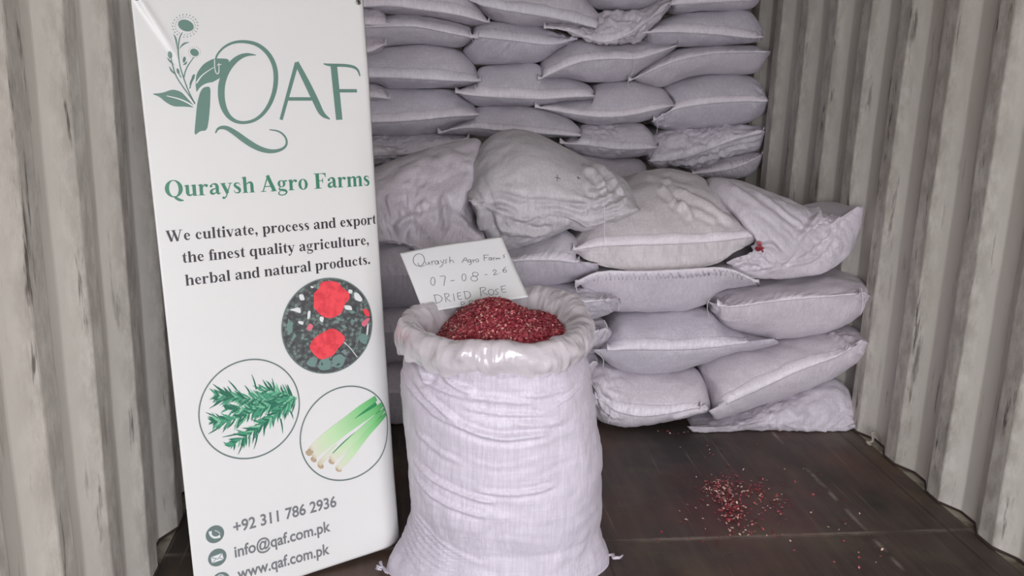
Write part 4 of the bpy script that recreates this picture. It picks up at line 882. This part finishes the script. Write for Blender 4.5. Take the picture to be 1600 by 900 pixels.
strokes(lg, [(988, 368), (895, 702)], [24, 20], z1, it=0); strokes(lg, [(985, 365), (1050, 490), (1105, 605), (1135, 670), (1182, 698)], [28, 38, 40, 34, 8], z1); strokes(lg, [(935, 580), (1075, 580)], [20, 20], z1, it=0)
strokes(lg, [(1205, 380), (1238, 702)], [42, 42], z1, it=0); strokes(lg, [(1145, 374), (1180, 382), (1290, 383), (1345, 400), (1360, 446)], [6, 18, 18, 16, 8], z1); strokes(lg, [(1225, 532), (1342, 532)], [20, 20], z1, it=0)
shape(lg, [(135, 550), (200, 545), (260, 523), (310, 538), (345, 575), (395, 632), (340, 625), (265, 625), (220, 600), (180, 565)], z1)
shape(lg, [(393, 492), (400, 430), (440, 375), (500, 342), (598, 345), (572, 400), (548, 450), (500, 480), (440, 500), (400, 550)], z1)
shape(lg, [(402, 610), (420, 540), (440, 512), (482, 506), (480, 600), (472, 700), (460, 765), (420, 768), (385, 798), (394, 700)], z1)
strokes(lg, [(225, 562), (320, 585), (400, 635)], [4, 8, 8], z1, mi=1, lift=.0005); strokes(lg, [(395, 560), (420, 515), (460, 490), (500, 483)], [8, 8, 6, 3], z1, mi=1, lift=.0005); strokes(lg, [(398, 488), (430, 440), (500, 395)], [8, 6, 3], z1, mi=1, lift=.0005)
strokes(lg, [(505, 350), (505, 400), (515, 435), (532, 430), (530, 370)], [5, 5, 5, 5, 4], z1, mi=1, lift=.0005); strokes(lg, [(520, 382), (545, 378)], [4, 4], z1, mi=1, lift=.0005, it=0)
for s_ in ([(390, 610), (350, 530), (325, 460), (300, 380), (290, 300), (300, 220), (318, 190)], [(325, 458), (338, 400), (385, 335)], [(390, 605), (320, 510), (275, 440), (258, 375), (250, 335)], [(360, 520), (370, 480), (388, 455)], [(310, 455), (290, 420)]):
    strokes(lg, s_, [7]*(len(s_)-1)+[4], z1)
blob(lg, 338, 150, 48, 33, z1, .35); blob(lg, 388, 308, 27, 21, z1, .5); blob(lg, 245, 322, 13, 22, z1, -.2); blob(lg, 328, 350, 9, 18, z1, .2); blob(lg, 292, 418, 8, 18, z1, -.3); blob(lg, 380, 452, 8, 18, z1, .4)
for s_ in ([(265, 200), (280, 225), (288, 290)], [(300, 285), (325, 255), (358, 248)], [(228, 338), (245, 360), (268, 380)], [(240, 388), (252, 415), (282, 442)], [(320, 380), (335, 375), (345, 360)], [(358, 500), (370, 470), (392, 438)]):
    strokes(lg, s_, [2, 12, 2], z1)
for k in range(22):
    t = 2*math.pi*k/22
    for f_, r in ((1.0, 3.2), (1.27, 3.8)):
        blob(lg, 334+58*f_*math.cos(t+f_*.2), 152+52*f_*math.sin(t+f_*.2), r, r, z1, n=7)
for k in range(16):
    t = 2*math.pi*k/16; blob(lg, 388+35*math.cos(t), 306+32*math.sin(t), 2.4, 2.4, z1, n=6)
lg.build('printed_logo', [I_GREEN, I_WHITE], ban)
hd = Print(SH); put_serif(hd, 'Quraysh Agro Farms', (257, 308.5), (580.5, 290)); hd.build('printed_heading', [I_HEAD], ban)
for tx, a_, b_ in (('We cultivate, process and export', (259.5, 378), (591, 350)), ('the finest quality agriculture,', (284, 411), (578.5, 382)), ('herbal and natural products.', (289, 446.5), (580.5, 412.5))):
    sl = Print(SH); put_serif(sl, tx, a_, b_); sl.build('printed_slogan_line', [I_DARK], ban)
put_sans(SH, '+92 311 786 2936', (365.5, 833), (526, 791), 18.5, 'printed_phone_number', I_GREY, ban)
put_sans(SH, 'info@qaf.com.pk', (367.5, 871.5), (517, 829.5), 18.5, 'printed_email', I_GREY, ban)
put_sans(SH, 'www.qaf.com.pk', (372, 906), (515.5, 865), 18.5, 'printed_web_address', I_GREY, ban)
# round pictures
def circ(cx_, cy_, rx_, ry_):
    c = SH.uv(cx_, cy_); r = np.mean([np.linalg.norm(SH.uv(cx_+rx_, cy_)-c), np.linalg.norm(SH.uv(cx_-rx_, cy_)-c), np.linalg.norm(SH.uv(cx_, cy_+ry_)-c), np.linalg.norm(SH.uv(cx_, cy_-ry_)-c)]); return c, r
def ringpic(c, r, w_, name, mats):
    p = Print(SH, .0020); P_ = [(c[0]+r*math.cos(t*2*math.pi/72), c[1]+r*math.sin(t*2*math.pi/72)) for t in range(73)]; p.ribbon(P_, w_); return p
def disc(pt, c, r, mi=0, n=60): pt.poly([(c[0]+r*math.cos(t*2*math.pi/n), c[1]+r*math.sin(t*2*math.pi/n)) for t in range(n)], mi)
# roses
def z3(p): return zoomed(420, 420, 5, p)
c, r = circ(512.5, 509, 70.5, 74)
pp = Print(SH, .0008); disc(pp, c, r); pic = pp.build('printed_rose_picture', [M_FOL], ban)
pp = Print(SH, .0012); rs_ = np.random.default_rng(4)
for k in range(60):
    t = rs_.uniform(0, 2*math.pi); q_ = rs_.uniform(.25, .93)*r; x, y = c[0]+q_*math.cos(t), c[1]+q_*math.sin(t); L = rs_.uniform(.004, .011); an = rs_.uniform(0, 3.14); dx, dy = L*math.cos(an), L*math.sin(an)
    pp.poly([(x-dx, y-dy), (x-dy*.45, y+dx*.45), (x+dx, y+dy), (x+dy*.45, y-dx*.45)], int(rs_.integers(0, 2)))
for pl_ in ([(280, 740), (340, 680), (385, 700), (350, 775)], [(385, 790), (390, 720), (440, 690), (485, 720), (480, 790)], [(500, 770), (490, 690), (560, 660), (600, 700), (570, 770)], [(700, 560), (720, 500), (780, 520), (760, 600)], [(135, 420), (180, 410), (185, 500), (140, 500)]): shape(pp, pl_, z3, 0)
for pl_ in ([(230, 200), (265, 195), (280, 245), (240, 245)], [(150, 320), (240, 295), (250, 350), (200, 330)], [(300, 330), (325, 325), (320, 380), (298, 400)], [(620, 160), (655, 165), (650, 195), (622, 190)], [(665, 180), (700, 190), (735, 240), (720, 260), (668, 240)], [(575, 285), (640, 285), (655, 325), (600, 320)], [(395, 370), (430, 375), (420, 420), (395, 405)], [(225, 405), (270, 410), (265, 440), (228, 425)], [(320, 130), (355, 140), (330, 155)]): shape(pp, pl_, z3, 2)
shape(pp, [(290, 460), (320, 420), (350, 450), (310, 490)], z3, 3); shape(pp, [(725, 310), (780, 320), (795, 370), (760, 375)], z3, 4); shape(pp, [(715, 430), (770, 380), (795, 385), (750, 460)], z3, 3)
strokes(pp, [(720, 450), (700, 560), (660, 640)], [10, 8, 6], z3, k=sc1*3.75/5, mi=0); strokes(pp, [(570, 560), (630, 610), (690, 690)], [8, 6, 6], z3, k=sc1*3.75/5, mi=2)
pp.build('printed_leaves', [I_TEAL, I_LEAFD, I_WHITE, I_PINK, I_RED], pic)
pp = Print(SH, .0016)
shape(pp, [(345, 190), (395, 150), (400, 105), (470, 92), (545, 105), (575, 150), (628, 185), (632, 235), (590, 275), (570, 345), (510, 380), (450, 385), (400, 360), (345, 300), (350, 250)], z3, 0)
pp.build('printed_rose', [I_RED], pic)
pp = Print(SH, .0016); shape(pp, [(320, 590), (345, 545), (420, 495), (490, 460), (545, 485), (595, 530), (590, 570), (540, 620), (500, 680), (405, 712), (360, 680), (315, 620)], z3, 0)
pp.build('printed_rose', [I_RED], pic)
pt = ringpic(c, r, .0034, 'x', None); pt.build('printed_ring', [I_RING], pic)
# rosemary
def z4(p): return zoomed(300, 550, 5, p)
c, r = circ(391, 639, 77, 78)
pt = ringpic(c, r, .0034, 'x', None); pic = pt.build('printed_rosemary_picture', [I_RING], ban)
pp = Print(SH, .0010); rs_ = np.random.default_rng(9); k5 = sc1*3.75/5
for br, n, ln_ in (([(815, 355), (640, 360), (450, 370), (300, 350), (165, 335)], 120, 112), ([(815, 360), (650, 400), (450, 480), (300, 535), (130, 550)], 120, 112), ([(815, 365), (700, 440), (560, 560), (430, 650), (285, 745)], 120, 108), ([(815, 360), (620, 420), (430, 440), (250, 450)], 80, 105), ([(800, 350), (640, 300), (520, 300)], 36, 100)):
    P_ = resample(chaikin(br, 2, False), 100)
    strokes(pp, br, [9]*len(br), z4, k=k5, mi=2)
    for j in range(n):
        f_ = rs_.uniform(.02, .98); i = int(f_*98); p = P_[i]; tg = P_[i+1]-P_[i]; tg /= np.linalg.norm(tg); sg = rs_.choice([-1, 1]); an = rs_.uniform(.3, 1.0)*sg; L = ln_*rs_.uniform(.5, 1.05)*(1 if f_ < .9 else .7)
        dr = np.array([tg[0]*math.cos(an)-tg[1]*math.sin(an), tg[0]*math.sin(an)+tg[1]*math.cos(an)]); e = p+dr*L
        if np.hypot(e[0]-455, e[1]-447) > 375: continue
        mid = (p+e)/2+np.array([dr[1], -dr[0]])*rs_.uniform(-6, 6)
        strokes(pp, [tuple(p), tuple(mid), tuple(e)], [10, 17, 2], z4, k=k5, mi=int(rs_.choice([0, 0, 1, 1, 2])), lift=rs_.uniform(0, .0006), it=1)
for a_, b_ in (((350, 300), (280, 220)), ((500, 290), (463, 172)), ((640, 300), (622, 202)), ((225, 305), (160, 248)), ((230, 380), (132, 440)), ((200, 515), (105, 470)), ((205, 590), (125, 640)), ((400, 690), (360, 800)), ((510, 640), (482, 758)), ((690, 520), (708, 636)), ((760, 340), (725, 252)), ((400, 630), (235, 664)), ((450, 320), (408, 258)), ((760, 450), (790, 522))):
    strokes(pp, [a_, ((a_[0]+b_[0])/2+4, (a_[1]+b_[1])/2), b_], [12, 12, 3], z4, k=k5, mi=0, lift=.0004, it=1)
pp.build('printed_rosemary_sprigs', I_NG, pic)
# lemongrass
def z5(p): return zoomed(460, 590, 5, p)
c, r = circ(541, 677, 69, 73.5)
pt = ringpic(c, r, .0034, 'x', None); pic = pt.build('printed_lemongrass_picture', [I_RING], ban)
pp = Print(SH, .0008)
for s_, w_ in (([(330, 440), (480, 330), (640, 200)], [20, 50, 40]), ([(400, 520), (560, 390), (680, 260)], [20, 50, 40]), ([(300, 590), (420, 480), (560, 380)], [10, 30, 30]), ([(400, 640), (540, 450), (690, 280)], [10, 30, 30])): strokes(pp, s_, w_, z5, k=k5, mi=0)
for x, y in ((125, 575), (150, 640), (205, 690), (290, 655), (345, 715), (110, 590)): blob(pp, x, y, 26, 20, z5, .6, mi=1)
pp.build('printed_stalk_backing', [I_STALKD, I_ROOT], pic)  # dark green print between the stalks, plus their root ends
for k, (s_, w_) in enumerate((([(125, 560), (240, 460), (400, 340), (520, 240), (640, 160)], [46, 72, 72, 64, 52]), ([(145, 620), (260, 510), (420, 390), (560, 300), (698, 212)], [52, 86, 78, 68, 50]), ([(190, 680), (270, 590), (330, 520)], [46, 40, 10]),
                    ([(285, 645), (400, 540), (520, 420), (610, 330), (718, 250)], [66, 80, 64, 54, 36]), ([(335, 715), (430, 610), (520, 490), (610, 385), (728, 290)], [54, 74, 64, 52, 36]))):
    P_, W_ = smooth_w(z5(s_), w_, 3); uv = [SH.uv(*p) for p in P_]; pq = Print(SH, .0011+.0001*k); pq.ribbon(uv, W_*k5)
    o = pq.build('printed_stalk', [M_STALK], pic); n = len(uv); tv = np.repeat(np.linspace(0, 1 if k != 2 else .3, n), 2)
    a = o.data.attributes.new('tint', 'FLOAT', 'POINT'); a.data.foreach_set('value', list(tv))
# icons
def z6(p): return zoomed(280, 740, 4.21, p)
k6 = sc1*3.75/4.21
for nm, (x, y), kind in (('printed_phone_icon', (236, 400), 0), ('printed_mail_icon', (252, 553), 1), ('printed_globe_icon', (275, 708), 2)):
    c, r = circ(*z6([(x, y)])[0], 14, 14.6); pq = Print(SH, .0008); disc(pq, c, r*.98, 0, 40)
    if kind == 0:
        strokes(pq, [(x-32, y-20), (x-30, y+5), (x-8, y+22), (x+14, y+20), (x+34, y+12)], [22, 14, 14, 14, 22], z6, k=k6, mi=1, lift=.0005)
        strokes(pq, [(x-2, y-26), (x+24, y-16), (x+34, y-2)], [4, 4, 4], z6, k=k6, mi=1, lift=.0005)
    elif kind == 1:
        shape(pq, [(x-44, y-2), (x+32, y-30), (x+42, y+12), (x-36, y+38)], z6, 1, .0005, 0)
        strokes(pq, [(x-42, y-1), (x+2, y+10), (x+31, y-28)], [5, 5, 5], z6, k=k6, mi=0, lift=.001, it=0); strokes(pq, [(x-34, y+36), (x-10, y+10)], [4, 4], z6, k=k6, mi=0, lift=.001, it=0); strokes(pq, [(x+41, y+11), (x+12, y+2)], [4, 4], z6, k=k6, mi=0, lift=.001, it=0)
    else:
        for w_ in (14, 36): strokes(pq, [(x+w_*math.cos(t*.5236), y+44*math.sin(t*.5236)) for t in range(13)], [4]*13, z6, k=k6, mi=1, lift=.0005, it=1)
        strokes(pq, [(x-42, y+5), (x+42, y-8)], [4, 4], z6, k=k6, mi=1, lift=.0005, it=0)
    pq.build(nm, [I_RING, I_WHITE], ban)

# ------------------------------------------------------------------ handwritten sheet
PT1 = np.array([-.018, 2.493, .811]); PT2 = np.array([.265, 2.576, .842]); PT3 = np.array([.041, 2.337, .684])
PS = Sheet(PT1, PT2, PT3, wave=lambda u, v: .004*math.sin(u*14+.5)+.002*math.sin(v*20+u*9))
pc = [PS.uv(624.5, 396), PS.uv(784, 368), PS.uv(826, 463), PS.uv(662, 489)]
V = []; F = []; n = 30
for j in range(n+1):
    for i in range(n+1):
        s, t = i/n, j/n; p = (1-s)*(1-t)*pc[0]+s*(1-t)*pc[1]+s*t*pc[2]+(1-s)*t*pc[3]; V.append(PS.P(*p))
for j in range(n):
    for i in range(n): a = j*(n+1)+i; F.append((a, a+n+1, a+n+2, a+1))
pap = mesh_obj('paper_sheet', V, F, M_PAPER); pap.modifiers.new('s', 'SOLIDIFY').thickness = .0003
tag(pap, 'white paper sheet with handwriting, propped tilted on the petals in the open sack', 'paper')
def el(cx_, cy_, rx_, ry_, a0=0, n=14): return [(cx_+rx_*math.cos(a0+t*2*math.pi/n), cy_+ry_*math.sin(a0+t*2*math.pi/n)) for t in range(n+1)]
hw_ = [el(232, 250, 38, 42), [(225, 270), (238, 300), (272, 285)], [(275, 262), (280, 284), (294, 280), (300, 260), (305, 284)], [(316, 258), (321, 283)], [(320, 268), (334, 255)], el(350, 268, 11, 12), [(361, 256), (366, 280)], [(376, 252), (386, 270)], [(399, 248), (390, 288), (370, 300)],
       [(422, 246), (406, 253), (419, 264), (405, 274)], [(438, 228), (440, 270)], [(440, 258), (452, 248), (460, 255), (466, 268)],
       [(522, 265), (545, 220), (561, 262)], [(529, 250), (556, 245)], el(573, 250, 9, 9), [(582, 242), (585, 270), (568, 277)], [(594, 240), (598, 260)], [(597, 250), (608, 240)], el(624, 244, 10, 10),
       [(669, 205), (672, 245)], [(666, 208), (702, 204)], [(671, 225), (692, 222)], el(711, 229, 8, 9), [(720, 220), (723, 238)], [(732, 220), (735, 238)], [(735, 228), (745, 218)], [(752, 222), (755, 236)], [(755, 226), (761, 219), (767, 232), (774, 218), (783, 230)], [(811, 198), (798, 206), (813, 213), (800, 221)],
       el(326, 392, 15, 27), [(372, 360), (412, 352), (404, 385), (400, 420)], [(445, 388), (472, 382)], el(535, 361, 14, 24), el(612, 336, 20, 14), el(604, 366, 23, 17), [(675, 338), (695, 333)], [(730, 313), (742, 297), (756, 306), (742, 328), (732, 338), (765, 329)], [(774, 323), (779, 321)], [(818, 280), (800, 298), (799, 315), (815, 318), (826, 304), (812, 297), (801, 308)],
       [(336, 480), (350, 536)], [(330, 483), (365, 478), (392, 500), (382, 524), (350, 536)], [(404, 470), (415, 528)], [(402, 474), (430, 470), (437, 487), (411, 500), (446, 524)], [(463, 470), (472, 520)], [(490, 465), (496, 512), (522, 505)], [(488, 467), (515, 462)], [(492, 488), (516, 482)], [(536, 455), (546, 505)], [(530, 457), (565, 453), (582, 474), (572, 498), (546, 505)],
       [(644, 425), (650, 484)], [(640, 430), (675, 419), (684, 437), (652, 452), (696, 474)], el(718, 455, 19, 20), [(767, 430), (745, 437), (750, 448), (766, 456), (762, 468), (744, 471)], [(785, 412), (791, 458), (820, 452)], [(784, 415), (816, 407)], [(788, 435), (812, 430)],
       [(514, 526), (520, 568)], [(513, 527), (536, 524), (538, 540), (517, 546)], [(570, 518), (575, 560)], [(570, 518), (598, 512)], [(572, 540), (596, 535)], [(575, 560), (602, 554)], [(612, 512), (652, 504)], [(632, 508), (637, 552)], [(660, 545), (675, 500), (696, 540)], [(665, 528), (690, 522)], [(722, 492), (727, 535)], [(727, 535), (750, 530)], [(782, 484), (762, 488), (765, 500), (782, 508), (778, 522), (760, 525)], [(735, 490), (752, 487)]]
lines_ = {}
for s_ in hw_:
    my = np.mean([p[1] for p in s_]); mx_ = np.mean([p[0] for p in s_]); lv_ = my+mx_*.13
    k_ = 0 if lv_ < 345 else 1 if lv_ < 470 else 2 if lv_ < 575 else 3; k_ = (k_, (mx_ > 490)+(mx_ > 650) if k_ == 0 else (mx_ > 610) if k_ == 2 else 0); lines_.setdefault(k_, []).append(s_)
for L_ in lines_.values():
    pw = Print(PS, .0009)
    for s_ in L_:
        P_ = chaikin(zoomed(600, 350, 4.286, s_), 2, False); pw.ribbon([PS.uv(*p) for p in P_], .0016)
    if L_: pw.build('handwritten_word', [M_PEN], pap)

# ------------------------------------------------------------------ lashing ring at the foot of the right wall, petals on the torn sack
lr = empty('lashing_ring', tuple(np.array(at_z(1362, 690)))); lr.matrix_basis = Matrix.Translation(lr.location)
tag(lr, 'small pale steel lashing ring at the foot of the right wall', 'ring')
def c3b(p, Y): return np.array([at_y(1280+x/5, 560+y/5, Y) for x, y in p])
YL = float(at_z(1362, 695)[1])
hook = resample(chaikin(c3b([(400, 590), (430, 570), (465, 610), (485, 660), (478, 690), (440, 700), (420, 712)], YL), 2, False), 30)
mesh_obj('ring', *tube(hook, .0042, 10), M_STEEL, lr)
hook = resample(chaikin(c3b([(405, 580), (425, 640), (395, 660), (365, 645), (372, 655), (430, 700)], YL), 2, False), 30)
mesh_obj('bracket', *tube(hook, .0045, 10), M_STEEL, lr)
for x, y in ():
    pass
